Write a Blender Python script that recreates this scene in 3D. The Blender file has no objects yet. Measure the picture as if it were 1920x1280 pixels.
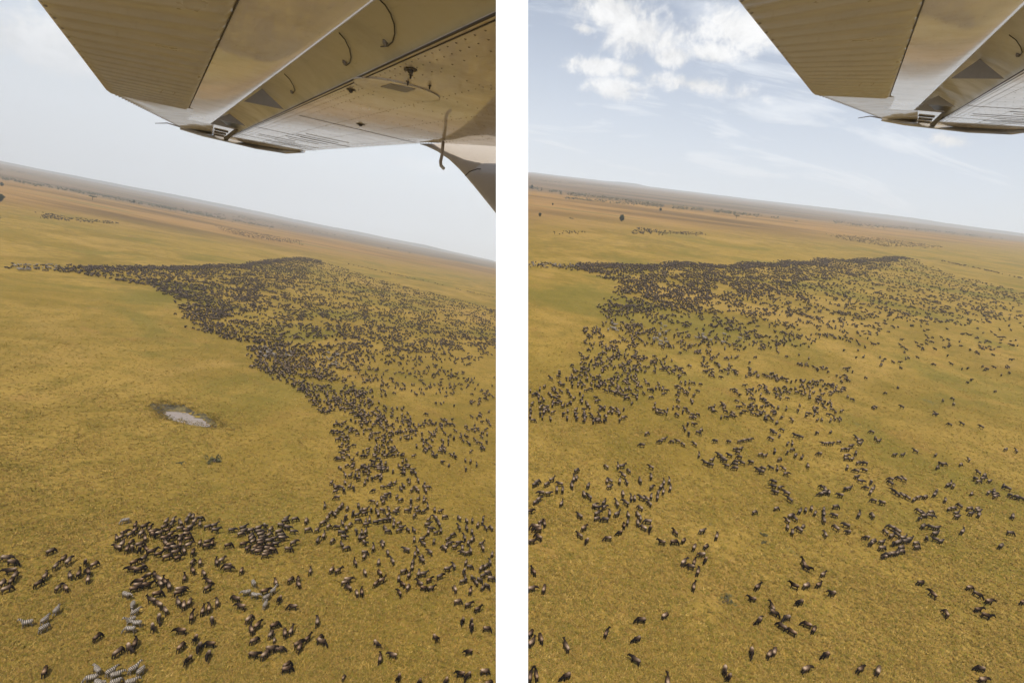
import bpy, bmesh, math, random
import numpy as np
from mathutils import Vector, Matrix, noise
from mathutils.kdtree import KDTree

random.seed(7)
rng = np.random.default_rng(7)
scene = bpy.context.scene
col = scene.collection

# ------------------------------------------------------------------ camera
F = 1000.0                                   # focal length in pixels of a 1920 wide frame
def P(u, v): return np.array([(u - 960.0) / F, (640.0 - v) / F, -1.0])
def nrm(v): return v / np.linalg.norm(v)
def plane_n(a, b):
    n = nrm(np.cross(P(*a), P(*b)))
    return n if n[1] > 0 else -n
N_LEFT = plane_n((0, 297), (930, 486))       # the left plain's normal, seen from the aircraft
N_RIGHT = plane_n((990, 318), (1920, 434))   # the right plain's normal
UP = nrm(N_LEFT + N_RIGHT)
FWD = nrm(np.array([0, 0, -1.0]) - np.dot([0, 0, -1.0], UP) * UP)
RGT = np.cross(FWD, UP)
RW = np.stack([RGT, FWD, UP], 0)             # camera space -> world
EYE = np.array([0.0, 0.0, 60.0])
def W(p): return RW @ np.asarray(p, float) + EYE
HEIGHT = 55.0                                # metres above each plain

cam_data = bpy.data.cameras.new('camera')
cam_data.sensor_width = 36.0
cam_data.lens = 36.0 * F / 1920.0
cam_data.clip_start = 0.05
cam_data.clip_end = 80000.0
cam = bpy.data.objects.new('camera', cam_data)
col.objects.link(cam)
m4 = Matrix.Identity(4)
for i in range(3):
    for j in range(3):
        m4[i][j] = RW[i, j]
    m4[i][3] = EYE[i]
cam.matrix_world = m4
scene.camera = cam

# ------------------------------------------------------------------ nodes helper
class NT:
    def __init__(s, tree):
        s.t = tree; s.n = tree.nodes; s.l = tree.links
    def new(s, typ, **kw):
        nd = s.n.new(typ)
        for k, v in kw.items():
            if k.startswith('i_'):
                s.set(nd, k[2:], v)
            else:
                setattr(nd, k, v)
        return nd
    def set(s, nd, key, v):
        sock = nd.inputs[int(key)] if key.isdigit() else nd.inputs[key.replace('_', ' ')]
        if hasattr(v, 'is_output'): s.l.new(v, sock)
        else: sock.default_value = v
    def math(s, op, a, b=None, c=None, clamp=False):
        nd = s.n.new('ShaderNodeMath'); nd.operation = op; nd.use_clamp = clamp
        for i, v in enumerate((a, b, c)):
            if v is None: continue
            if hasattr(v, 'is_output'): s.l.new(v, nd.inputs[i])
            else: nd.inputs[i].default_value = v
        return nd.outputs[0]
    def vmath(s, op, a, b=None):
        nd = s.n.new('ShaderNodeVectorMath'); nd.operation = op
        for i, v in enumerate((a, b)):
            if v is None: continue
            if hasattr(v, 'is_output'): s.l.new(v, nd.inputs[i])
            else: nd.inputs[i].default_value = v
        return nd.outputs['Value'] if op in ('DOT_PRODUCT', 'LENGTH', 'DISTANCE') else nd.outputs[0]
    def mix(s, fac, a, b, blend='MIX'):
        nd = s.n.new('ShaderNodeMix'); nd.data_type = 'RGBA'; nd.blend_type = blend
        for sock, v in ((nd.inputs[0], fac), (nd.inputs[6], a), (nd.inputs[7], b)):
            if hasattr(v, 'is_output'): s.l.new(v, sock)
            else: sock.default_value = v if not isinstance(v, tuple) or len(v) == 4 else (*v, 1)
        return nd.outputs[2]
    def noise(s, vec, scale, detail=4, rough=0.55, dist=0.0):
        nd = s.n.new('ShaderNodeTexNoise')
        s.l.new(vec, nd.inputs['Vector'])
        nd.inputs['Scale'].default_value = scale; nd.inputs['Detail'].default_value = detail
        nd.inputs['Roughness'].default_value = rough; nd.inputs['Distortion'].default_value = dist
        return nd.outputs['Fac']
    def mapr(s, v, a, b, c=0.0, d=1.0, smooth=True):
        nd = s.n.new('ShaderNodeMapRange'); nd.interpolation_type = 'SMOOTHSTEP' if smooth else 'LINEAR'
        s.l.new(v, nd.inputs[0])
        for i, x in enumerate((a, b, c, d)):
            nd.inputs[i + 1].default_value = x
        return nd.outputs[0]
    def ramp(s, v, stops):
        nd = s.n.new('ShaderNodeValToRGB'); s.l.new(v, nd.inputs[0])
        e = nd.color_ramp.elements
        while len(e) < len(stops): e.new(0.5)
        for k, (p, c) in enumerate(stops):
            e[k].position = p; e[k].color = (*c, 1)
        return nd.outputs[0]

# ------------------------------------------------------------------ sun and sky
SUN_A = math.radians(54)
SUN_CAM = np.array([0.0, math.sin(SUN_A), math.cos(SUN_A)])     # high, behind the aircraft
SUN = RW @ SUN_CAM
sun_el = math.asin(SUN[2]); sun_az = math.atan2(SUN[0], SUN[1])
sl = bpy.data.lights.new('sun', 'SUN'); sl.energy = 3.6; sl.angle = math.radians(1.0)
sl.color = (1.0, 0.955, 0.88)
so = bpy.data.objects.new('sun', sl); col.objects.link(so)
so.rotation_mode = 'QUATERNION'
so.rotation_quaternion = Vector(SUN).to_track_quat('Z', 'Y')
so.location = (0, 0, 200)

world = bpy.data.worlds.new('World'); scene.world = world; world.use_nodes = True
t = NT(world.node_tree); t.n.clear()
sky = t.new('ShaderNodeTexSky', sky_type='NISHITA', sun_disc=False)
sky.sun_elevation = sun_el; sky.sun_rotation = sun_az
sky.air_density = 1.0; sky.dust_density = 2.0; sky.ozone_density = 1.2; sky.altitude = 1500
gen = t.new('ShaderNodeTexCoord').outputs['Generated']
dirv = t.vmath('NORMALIZE', gen)
sep = t.new('ShaderNodeSeparateXYZ'); t.l.new(dirv, sep.inputs[0])
wz = t.math('MAXIMUM', t.math('ADD', sep.outputs[2], 0.22), 0.08)
cx = t.math('DIVIDE', sep.outputs[0], wz); cy = t.math('DIVIDE', sep.outputs[1], wz)
comb = t.new('ShaderNodeCombineXYZ'); t.l.new(cx, comb.inputs[0]); t.l.new(cy, comb.inputs[1])
uvp = comb.outputs[0]
# thin high streaks over the whole sky
mp = t.new('ShaderNodeMapping'); t.l.new(uvp, mp.inputs[0]); mp.inputs['Scale'].default_value = (0.75, 1.9, 1.0)
mp.inputs['Rotation'].default_value = (0, 0, math.radians(-14))
ci = t.noise(mp.outputs[0], 1.7, 6, 0.62, 0.5)
cirrus = t.mapr(ci, 0.41, 0.67, 0.05, 0.82)
# heaped clouds, each at its own place in the sky
d_noise = t.noise(dirv, 17.0, 6, 0.66, 0.3)
d_noise2 = t.noise(dirv, 48.0, 4, 0.65, 0.2)
wob = t.math('ADD', t.math('MULTIPLY', t.math('SUBTRACT', d_noise, 0.5), 4.2),
             t.math('MULTIPLY', t.math('SUBTRACT', d_noise2, 0.5), 1.6))
CUMULI = [(1150, 22, 92, 36), (1205, 66, 88, 40), (1262, 106, 44, 20), (1185, 133, 27, 13), (1158, 168, 46, 21),
          (1096, 55, 26, 10), (1340, 100, 44, 18), (1780, 263, 44, 15), (1120, 124, 60, 16), (1300, 158, 100, 16), (1400, 55, 80, 34),
          (40, 75, 150, 45), (120, 120, 90, 22), (760, 305, 80, 10), (400, 262, 70, 10)]
mask = None
for (u, v, rx, ry) in CUMULI:
    cdir = nrm(RW @ P(u, v)); k = np.linalg.norm(P(u, v))
    hx = nrm(RW @ (np.array([0.985, -0.16, 0]))); hx = nrm(hx - hx.dot(cdir) * cdir); hy = np.cross(cdir, hx)
    if hy[2] < 0: hy = -hy
    dv = t.vmath('SUBTRACT', dirv, tuple(cdir))
    a = t.vmath('DOT_PRODUCT', dv, tuple(hx * F * k / rx)); b = t.vmath('DOT_PRODUCT', dv, tuple(hy * F * k / ry))
    r = t.math('SQRT', t.math('ADD', t.math('MULTIPLY', a, a), t.math('MULTIPLY', b, b)))
    g = t.mapr(t.math('ADD', r, t.math('MULTIPLY', wob, 0.8)), 0.25, 1.30, 1.0, 0.0)
    soft = 0.9 if ry > 9 else 0.45
    g = t.math('MULTIPLY', g, soft)
    mask = g if mask is None else t.math('MAXIMUM', mask, g)
shade = t.mapr(d_noise, 0.34, 0.66, 1.10, 0.76)
cl_col = t.mix(1.0, (8.7, 8.6, 8.45, 1), (1, 1, 1, 1), 'MULTIPLY')
sc = t.new('ShaderNodeVectorMath', operation='SCALE'); t.l.new(cl_col, sc.inputs[0]); t.l.new(shade, sc.inputs['Scale'])
low = t.mapr(sep.outputs[2], -0.12, 0.42, 0.82, 0.10)          # thicker dusty air towards the horizon
base = t.mix(t.math('MAXIMUM', cirrus, low), sky.outputs[0], (8.4, 8.75, 9.2, 1))
final = t.mix(mask, base, sc.outputs[0])
bg = t.new('ShaderNodeBackground'); t.l.new(final, bg.inputs[0]); bg.inputs[1].default_value = 0.09
wo = t.new('ShaderNodeOutputWorld'); t.l.new(bg.outputs[0], wo.inputs[0])

world.cycles.sampling_method = 'NONE'              # smooth sky without a sun disc
scene.view_settings.view_transform = 'Standard'
scene.view_settings.look = 'None'
scene.view_settings.gamma = 1.0
scene.view_settings.use_curve_mapping = False
scene.view_settings.exposure = 0.5
scene.render.engine = 'CYCLES'
scene.cycles.max_bounces = 5
scene.cycles.diffuse_bounces = 2
scene.cycles.volume_bounces = 1
scene.cycles.use_denoising = True
scene.cycles.use_adaptive_sampling = True
scene.cycles.adaptive_threshold = 0.02

# ------------------------------------------------------------------ object helpers
def mat(name):
    m = bpy.data.materials.new(name); m.use_nodes = True
    tt = NT(m.node_tree)
    return m, tt, m.node_tree.nodes['Principled BSDF']
def tag(o, label=None, cat=None, group=None, kind=None):
    if label: o['label'] = label
    if cat: o['category'] = cat
    if group: o['group'] = group
    if kind: o['kind'] = kind
    return o
def link(name, me, m=None, parent=None):
    o = bpy.data.objects.new(name, me); col.objects.link(o)
    if m is not None and me is not None:
        if len(me.materials) == 0: me.materials.append(m)
    if parent is not None: o.parent = parent
    return o
def mesh(name, vs, fs, smooth=False):
    me = bpy.data.meshes.new(name)
    me.from_pydata([tuple(map(float, v)) for v in vs], [], [tuple(f) for f in fs]); me.update()
    if smooth: me.polygons.foreach_set('use_smooth', [True] * len(me.polygons))
    return me
def mesh_np(name, v, f, smooth=False):
    """v (n,3) float, f (m,3|4) int, fast path"""
    me = bpy.data.meshes.new(name)
    n, k = f.shape
    me.vertices.add(len(v)); me.vertices.foreach_set('co', v.astype(np.float32).ravel())
    me.loops.add(n * k); me.loops.foreach_set('vertex_index', f.astype(np.int32).ravel())
    me.polygons.add(n); me.polygons.foreach_set('loop_start', np.arange(0, n * k, k, dtype=np.int32))
    if smooth: me.polygons.foreach_set('use_smooth', np.ones(n, dtype=bool))
    me.update(calc_edges=True)
    return me
def vcol(me, name, arr):
    a = me.color_attributes.new(name, 'FLOAT_COLOR', 'POINT')
    full = np.ones((len(me.vertices), 4), np.float32); full[:, :3] = arr
    a.data.foreach_set('color', full.ravel())

# ================================================================== the two plains
class Plain:
    """flat frame of one plain: origin under the aircraft, y ahead, z along its normal"""
    def __init__(s, n):
        s.n = n
        s.f = nrm(np.array([0, 0, -1.0]) - np.dot([0, 0, -1.0], n) * n)
        s.r = np.cross(s.f, n)
        s.B = np.stack([s.r, s.f, s.n], 1)           # local -> camera space
        s.o = -HEIGHT * n
        m = Matrix.Identity(4)
        BW = RW @ s.B; ow = W(s.o)
        for i in range(3):
            for j in range(3): m[i][j] = BW[i, j]
            m[i][3] = ow[i]
        s.M = m
    def at(s, u, v, up=0.0):
        """local x, y of what stands at a photo pixel, `up` metres over the ground"""
        p = P(u, v); d = p @ s.n
        q = p * (-(HEIGHT - up) / d) - s.o
        l = q @ s.B
        return l[0], l[1]
    def depth(s, x, y):
        return -(s.o + s.B @ np.array([x, y, 0.0]))[2]
    def pix(s, x, y, z=0.0):
        q = s.o + s.B @ np.array([x, y, z]); return 960 + F * q[0] / -q[2], 640 - F * q[1] / -q[2]
PL, PR = Plain(N_LEFT), Plain(N_RIGHT)
HALF = 0.03                                          # half thickness of the white partition
FAR = 13000.0

def relief(x, y, seed):
    d = math.hypot(x, y)
    if d < 2300: return 0.0
    k = min(1.0, (d - 2300) / 2500.0)
    return k * 9.0 * (noise.noise((x / 2100.0 + seed, y / 1500.0, seed)) + 0.5 * noise.noise((x / 700.0, y / 600.0 + seed, 3.3)))

POND = PL.at(345, 776)
def pond_r(x, y):
    """1 on the rim of the waterhole"""
    dx, dy = x - POND[0], y - POND[1]
    th0 = -0.30
    a = dx * math.cos(th0) + dy * math.sin(th0); b = -dx * math.sin(th0) + dy * math.cos(th0)
    th = math.atan2(b, a)
    return math.hypot(a / 9.8, b / 3.9) / (1 + 0.07 * math.sin(3 * th + 0.5) + 0.04 * math.sin(7 * th + 1) + 0.03 * math.sin(13 * th))

def grid_axis(fine0, fine1, step, lo, hi, grow):
    out = list(np.arange(fine0, fine1 + 1e-6, step))
    s, x = step, out[-1]
    while x < hi:
        s *= grow; x = min(hi, x + s); out.append(x)
    s, x = step, out[0]
    while x > lo:
        s *= grow; x = max(lo, x - s); out.insert(0, x)
    return out

def plain_mesh(pl, left):
    if left:
        xs = grid_axis(POND[0] - 18, POND[0] + 18, 1.0, -FAR, 4200, 1.16)
        ys = grid_axis(POND[1] - 14, POND[1] + 14, 1.0, -60, FAR, 1.16)
    else:
        xs = grid_axis(-40, 40, 20, -6500, FAR, 1.18)
        ys = grid_axis(60, 160, 20, -60, FAR, 1.16)
    vs, fs = [], []
    for y in ys:
        for x in xs:
            z = relief(x, y, 1.7 if left else 5.1)
            if left:
                r = pond_r(x, y)
                if r < 1.6: z -= 1.15 * (1 - max(0.0, (r - 0.75) / 0.85)) ** 1.5 if r > 0.75 else 1.15
            vs.append((x, y, z))
    nx = len(xs)
    for j in range(len(ys) - 1):
        for i in range(nx - 1):
            a = j * nx + i
            fs.append((a, a + 1, a + nx + 1, a + nx))
    me = mesh('ground', vs, fs, smooth=True)
    bm = bmesh.new(); bm.from_mesh(me)
    # stop at the partition: camera-space x = -/+ HALF, written in this plain's frame
    nx_ = np.array([1.0, 0, 0]) @ pl.B
    off = np.array([-HALF * 0.9 if left else HALF * 0.9, 0, 0]) - pl.o
    co = off @ pl.B
    bmesh.ops.bisect_plane(bm, geom=bm.verts[:] + bm.edges[:] + bm.faces[:], plane_co=co, plane_no=nx_,
                           clear_outer=left, clear_inner=not left)
    bm.to_mesh(me); bm.free()
    return me

def ground_material(name, seed, k1, t1, w1, k2, t2, w2):
    m, t, b = mat(name)
    tc = t.new('ShaderNodeTexCoord').outputs['Object']
    mpn = t.new('ShaderNodeMapping'); t.l.new(tc, mpn.inputs[0]); mpn.inputs['Location'].default_value = (seed * 37.0, seed * 19.0, 0)
    p = mpn.outputs[0]
    sp = t.new('ShaderNodeSeparateXYZ'); t.l.new(tc, sp.inputs[0])
    big = t.noise(p, 0.0045, 3, 0.55, 0.6)
    med = t.noise(p, 0.022, 4, 0.6, 0.4)
    sml = t.noise(p, 0.13, 4, 0.65, 0.3)
    fin = t.noise(p, 0.9, 4, 0.7, 0.2)
    st_ = t.new('ShaderNodeMapping'); t.l.new(p, st_.inputs[0]); st_.inputs['Scale'].default_value = (1.0, 2.6, 1); st_.inputs['Rotation'].default_value = (0, 0, 0.5)
    fib = t.noise(st_.outputs[0], 2.6, 4, 0.75, 0.6)
    # near sward: straw over olive, green and brown in patches
    c = t.mix(t.mapr(med, 0.36, 0.64), (0.190, 0.125, 0.021, 1), (0.278, 0.178, 0.038, 1))
    c = t.mix(t.mapr(sml, 0.42, 0.70, 0, 0.7), c, (0.128, 0.094, 0.013, 1))
    c = t.mix(t.mapr(t.noise(p, 0.06, 4, 0.6, 0.8), 0.56, 0.72, 0, 0.5), c, (0.215, 0.112, 0.030, 1))
    c = t.mix(t.mapr(big, 0.40, 0.66, 0, 0.45), c, (0.255, 0.165, 0.028, 1))  # big and broad tones mix grass colour with painted cloud shadow
    broad = t.noise(p, 0.011, 4, 0.6, 0.8)
    c = t.mix(t.mapr(broad, 0.50, 0.66, 0, 0.65), c, (0.120, 0.104, 0.015, 1))
    c = t.mix(t.mapr(broad, 0.46, 0.32, 0, 0.6), c, (0.310, 0.195, 0.050, 1))
    spots = t.mapr(t.noise(p, 0.085, 3, 0.5, 0.5), 0.70, 0.80, 0, 0.6)
    c = t.mix(spots, c, (0.115, 0.105, 0.055, 1))
    # zones of the plain by distance walked from the herd
    wv = t.math('SUBTRACT', t.noise(p, 0.0022, 3, 0.55, 0.3), 0.5)
    q = t.math('SUBTRACT', sp.outputs[1], t.math('MULTIPLY', sp.outputs[0], k1))
    far1 = t.mapr(t.math('ADD', q, t.math('MULTIPLY', wv, w1 * 1.6)), t1 - w1, t1 + w1)
    bandv = t.new('ShaderNodeMapping'); t.l.new(p, bandv.inputs[0]); bandv.inputs['Scale'].default_value = (0.25, 1.0, 1); bandv.inputs['Rotation'].default_value = (0, 0, -0.12)
    band = t.noise(bandv.outputs[0], 0.006, 6, 0.62, 0.3)
    oc = t.ramp(band, [(0.34, (0.120, 0.070, 0.022)), (0.46, (0.185, 0.105, 0.030)), (0.56, (0.275, 0.155, 0.048)), (0.66, (0.16, 0.115, 0.032))])
    c = t.mix(far1, c, oc)
    q2 = t.math('SUBTRACT', sp.outputs[1], t.math('MULTIPLY', sp.outputs[0], k2))
    far2 = t.mapr(t.math('ADD', q2, t.math('MULTIPLY', wv, w2 * 1.5)), t2 - w2, t2 + w2)
    gc = t.ramp(t.noise(bandv.outputs[0], 0.004, 7, 0.66, 0.4), [(0.36, (0.055, 0.052, 0.028)), (0.46, (0.120, 0.082, 0.045)), (0.56, (0.185, 0.125, 0.072)), (0.66, (0.085, 0.075, 0.04))])
    c = t.mix(far2, c, gc)
    # blade-scale mottling
    v = t.math('ADD', t.mapr(fin, 0.25, 0.75, 0.76, 1.20, False), t.mapr(fib, 0.25, 0.75, -0.16, 0.18, False))
    sc_ = t.new('ShaderNodeVectorMath', operation='SCALE'); t.l.new(c, sc_.inputs[0]); t.l.new(v, sc_.inputs['Scale'])
    t.l.new(sc_.outputs[0], b.inputs['Base Color'])
    b.inputs['Roughness'].default_value = 0.95; b.inputs['Specular IOR Level'].default_value = 0.1
    bp = t.new('ShaderNodeBump'); bp.inputs['Strength'].default_value = 0.35; bp.inputs['Distance'].default_value = 0.35
    t.l.new(t.math('ADD', fin, t.math('MULTIPLY', fib, 0.5)), bp.inputs['Height']); t.l.new(bp.outputs[0], b.inputs['Normal'])
    return m

MG_L = ground_material('savanna_ground_a', 1.0, 2.24, 2000, 650, 1.6, 3700, 500); MG_R = ground_material('savanna_ground_b', 2.3, 0.75, 620, 230, 0.55, 1550, 250)
gl = link('savanna_plain', plain_mesh(PL, True), MG_L); gl.matrix_world = PL.M; tag(gl, 'golden grass plain left of the white strip', 'plain', kind='structure')
gr = link('savanna_plain', plain_mesh(PR, False), MG_R); gr.matrix_world = PR.M; tag(gr, 'golden grass plain right of the white strip', 'plain', kind='structure')

# ------------------------------------------------------------------ waterhole in its hollow
mm, t, b = mat('mud'); tc = t.new('ShaderNodeTexCoord').outputs['Object']
n1 = t.noise(tc, 0.5, 6, 0.65, 0.5)
t.l.new(t.ramp(n1, [(0.3, (0.03, 0.024, 0.012)), (0.5, (0.065, 0.05, 0.022)), (0.62, (0.14, 0.105, 0.03))]), b.inputs['Base Color'])
b.inputs['Roughness'].default_value = 0.8
def disc_sheet(name, scale, zf, m, ecc=(0, 0), rings=10, seg=72, wob=0.0, off=(0, 0)):
    vs, fs = [(POND[0] + off[0], POND[1] + off[1], zf(0, POND[0], POND[1]))], []
    for k in range(1, rings + 1):
        for i in range(seg):
            th = 2 * math.pi * i / seg
            lo, hi = 0.0, 30.0
            for _ in range(24):
                md = (lo + hi) / 2
                if pond_r(POND[0] + md * math.cos(th), POND[1] + md * math.sin(th)) < scale * (1 + wob * noise.noise((math.cos(th) * 3, math.sin(th) * 3, 1.0))): lo = md
                else: hi = md
            r = lo * k / rings
            x, y = POND[0] + off[0] + r * math.cos(th), POND[1] + off[1] + r * math.sin(th)
            vs.append((x, y, zf(scale * k / rings, x, y)))
    for i in range(seg):
        fs.append((0, 1 + i, 1 + (i + 1) % seg))
        for k in range(rings - 1):
            a, b_ = 1 + k * seg + i, 1 + k * seg + (i + 1) % seg
            fs.append((a, a + seg, b_ + seg, b_))
    o = link(name, mesh(name, vs, fs, True), m); o.matrix_world = PL.M
    return o
def dip(r, x, y):
    rr = pond_r(x, y)
    return (-1.15 if rr < 0.75 else -1.15 * (1 - max(0.0, min(1, (rr - 0.75) / 0.85))) ** 1.5)
bank = disc_sheet('mud_bank', 1.04, lambda r, x, y: dip(r, x, y) + 0.05, mm, wob=0.3, rings=14, off=(-0.8, 0.6))
tag(bank, 'dark muddy bank round the small waterhole', 'mud', kind='structure')
mw, t, b = mat('muddy_water'); tc = t.new('ShaderNodeTexCoord').outputs['Object']
t.l.new(t.mix(t.mapr(t.noise(tc, 0.9, 5, 0.7, 0.4), 0.54, 0.62), (0.25, 0.205, 0.175, 1), (0.09, 0.075, 0.045, 1)), b.inputs['Base Color'])
b.inputs['Roughness'].default_value = 0.5; b.inputs['Specular IOR Level'].default_value = 0.5
water = disc_sheet('water', 0.70, lambda r, x, y: -1.02, mw, wob=0.34, off=(1.0, -0.4))
tag(water, 'pale muddy water in the small waterhole', 'water', kind='structure')

# ------------------------------------------------------------------ far hills
mh, t, b = mat('far_hills'); tc = t.new('ShaderNodeTexCoord').outputs['Object']
t.l.new(t.ramp(t.noise(tc, 0.0011, 5, 0.6), [(0.35, (0.05, 0.055, 0.045)), (0.65, (0.12, 0.10, 0.07))]), b.inputs['Base Color']); b.inputs['Roughness'].default_value = 0.95
def hills(pl, profile, dist, thick, lab, seed):
    """profile: (pixel u, metres of crest) along a ridge at a given distance"""
    us = np.linspace(profile[0][0], profile[-1][0], 90)
    hs = np.interp(us, [p[0] for p in profile], [p[1] for p in profile])
    vs, fs = [], []
    for u, h in zip(us, hs):
        x, y = pl.at(u, 297 + (486 - 297) / 930.0 * u + 6 if pl is PL else 318 + (434 - 318) / 930.0 * (u - 990) + 6)
        k = dist / math.hypot(x, y); ux, uy = x / math.hypot(x, y), y / math.hypot(x, y)
        h = h * 0.5 * (1 + 0.22 * noise.noise((u / 60.0, seed, 0)) + 0.1 * noise.noise((u / 17.0, seed, 2)))
        for a, z in ((-thick, -40), (-thick * 0.55, h * 0.35), (-thick * 0.2, h * 0.85), (0, h), (thick * 0.3, h * 0.8), (thick, -40)):
            vs.append((x * k + ux * a, y * k + uy * a, z))
    for i in range(len(us) - 1):
        for j in range(5):
            a = i * 6 + j
            fs.append((a, a + 6, a + 7, a + 1))
    o = link('hills', mesh('hills', vs, fs, True), mh); o.matrix_world = pl.M
    tag(o, lab, 'hills', kind='structure')
hills(PL, [(-80, 25), (120, 45), (300, 75), (470, 95), (600, 80), (760, 90), (800, 105), (840, 60), (925, 40)], 11200, 900, 'hazy blue ridge on the horizon of the left view', 0.3)
hills(PR, [(995, 30), (1130, 40), (1165, 85), (1190, 95), (1215, 40), (1450, 60), (1600, 95), (1700, 105), (1800, 70), (2000, 40)], 11000, 900, 'hazy blue ridge on the horizon of the right view', 4.1)

# ------------------------------------------------------------------ white partition between the two plains
mwall, t, b = mat('white_paint'); tc = t.new('ShaderNodeTexCoord').outputs['Object']
t.l.new(t.mix(t.noise(tc, 1.2, 3, 0.5), (0.90, 0.90, 0.90, 1), (0.93, 0.93, 0.93, 1)), b.inputs['Base Color']); b.inputs['Roughness'].default_value = 0.7
prof = [(-1.6, 1.0), (1.6, 1.0), (26, 30), (17 + 0.322 * 6000, 6000), (-75 + 0.144 * 6000, 6000), (-70, 30)]
vs = [W((x, y, -d)) for x in (-HALF, HALF) for (y, d) in prof]
n_ = len(prof)
fs = [tuple(range(n_)), tuple(range(2 * n_ - 1, n_ - 1, -1))] + [(i, i + n_, (i + 1) % n_ + n_, (i + 1) % n_) for i in range(n_)]
me = mesh('white_partition', vs, fs)
bm = bmesh.new(); bm.from_mesh(me); bmesh.ops.recalc_face_normals(bm, faces=bm.faces[:]); bm.to_mesh(me); bm.free()
wall = link('white_partition', me, mwall); tag(wall, 'plain white upright strip between the two views', 'partition')

# ------------------------------------------------------------------ grass tussocks on the near ground
def grass_material():
    m, t, b = mat('grass_blades')
    a = t.new('ShaderNodeAttribute', attribute_name='tint').outputs['Color']
    t.l.new(a, b.inputs['Base Color']); b.inputs['Roughness'].default_value = 0.9; b.inputs['Specular IOR Level'].default_value = 0.1
    return m
MGRASS = grass_material()
def grass(pl, left, count, lab):
    u0, u1 = (-90, 950) if left else (970, 2010)
    us = rng.uniform(u0, u1, count * 2); v_ = 560 + (1330 - 560) * rng.uniform(0, 1, count * 2) ** 0.8
    pts = []
    ring_ = [(POND[0] + 13 * rng.normal(), POND[1] + 8 * rng.normal()) for _ in range(2600)] if left else []
    for x, y in ring_ + [pl.at(u, v) for u, v in zip(us, v_)]:
        if left and pond_r(x, y) < 0.70 + 0.3 * rng.random(): continue
        cn = noise.noise((x * 0.11, y * 0.11, 4.0)) + 0.6 * noise.noise((x * 0.5, y * 0.5, 9.0))
        if cn + rng.uniform(-0.9, 0.9) < -0.15: continue
        pts.append((x, y, 0.55 if left and pond_r(x, y) < 1.25 else 1.0))
        if len(pts) >= count: break
    pts = np.array(pts); n = len(pts)
    nb = 5
    ang = rng.uniform(0, 2 * np.pi, (n, nb)); lean = rng.uniform(0.15, 0.55, (n, nb)); hgt = rng.uniform(0.10, 0.27, (n, 1)) * rng.uniform(0.7, 1.2, (n, nb))
    wid = rng.uniform(0.04, 0.12, (n, nb)); sp_ = rng.uniform(0.0, 0.3, (n, nb)); sa = rng.uniform(0, 2 * np.pi, (n, nb))
    bx = pts[:, 0:1] + sp_ * np.cos(sa); by = pts[:, 1:2] + sp_ * np.sin(sa)
    V = np.zeros((n, nb, 3, 3))
    V[:, :, 0, 0] = bx - wid * np.sin(ang); V[:, :, 0, 1] = by + wid * np.cos(ang)
    V[:, :, 1, 0] = bx + wid * np.sin(ang); V[:, :, 1, 1] = by - wid * np.cos(ang)
    V[:, :, 2, 0] = bx + lean * np.cos(ang); V[:, :, 2, 1] = by + lean * np.sin(ang); V[:, :, 2, 2] = hgt
    V[:, :, 0:2, 2] = -0.03
    f = np.arange(n * nb * 3).reshape(-1, 3)
    me = mesh_np('grass', V.reshape(-1, 3), f)
    pal = np.array([(0.300, 0.190, 0.042), (0.252, 0.166, 0.033), (0.195, 0.143, 0.025), (0.265, 0.154, 0.038), (0.360, 0.238, 0.064), (0.170, 0.136, 0.021)])
    wts = np.array([.24, .24, .2, .14, .08, .10])
    c = pal[rng.choice(len(pal), n, p=wts)] * rng.uniform(0.75, 1.15, (n, 1)) * pts[:, 2:3]
    vcol(me, 'tint', np.repeat(c, nb * 3, axis=0))
    o = link('grass', me, MGRASS); o.matrix_world = pl.M
    tag(o, lab, 'grass', kind='stuff')
grass(PL, True, 80000, 'golden grass tussocks covering the near ground at left')
grass(PR, False, 80000, 'golden grass tussocks covering the near ground at right')

# ------------------------------------------------------------------ trees and bushes
mleaf, t, b = mat('leaves'); a = t.new('ShaderNodeAttribute', attribute_name='tint').outputs['Color']
t.l.new(a, b.inputs['Base Color']); b.inputs['Roughness'].default_value = 0.8
mbark, t, b = mat('bark'); tc = t.new('ShaderNodeTexCoord').outputs['Object']
t.l.new(t.mix(t.noise(tc, 3.0, 4), (0.06, 0.045, 0.03, 1), (0.13, 0.10, 0.075, 1)), b.inputs['Base Color']); b.inputs['Roughness'].default_value = 0.95
def leaf_cloud(clumps, per, size, base=(0.035, 0.05, 0.02)):
    """clumps: (x,y,z,rx,rz); leaf triangles spread through them"""
    V, C = [], []
    for (x, y, z, rx, rz) in clumps:
        d = rng.normal(size=(per, 3)); d /= np.linalg.norm(d, axis=1)[:, None]
        r = rng.uniform(0.35, 1.0, (per, 1)) ** 0.5
        c = np.array([x, y, z]) + d * r * np.array([rx, rx, rz])
        e1 = rng.normal(size=(per, 3)) * size; e2 = rng.normal(size=(per, 3)) * size
        V.append(np.stack([c - e1 * .5, c + e1 * .5, c + e2], 1).reshape(-1, 3))
        k = np.array(base) * rng.uniform(0.65, 1.45)
        C.append(np.repeat(k[None] * rng.uniform(0.7, 1.3, (per, 1)), 3, axis=0))
    V = np.concatenate(V); me = mesh_np('crown', V, np.arange(len(V)).reshape(-1, 3)); vcol(me, 'tint', np.concatenate(C))
    return me
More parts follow.
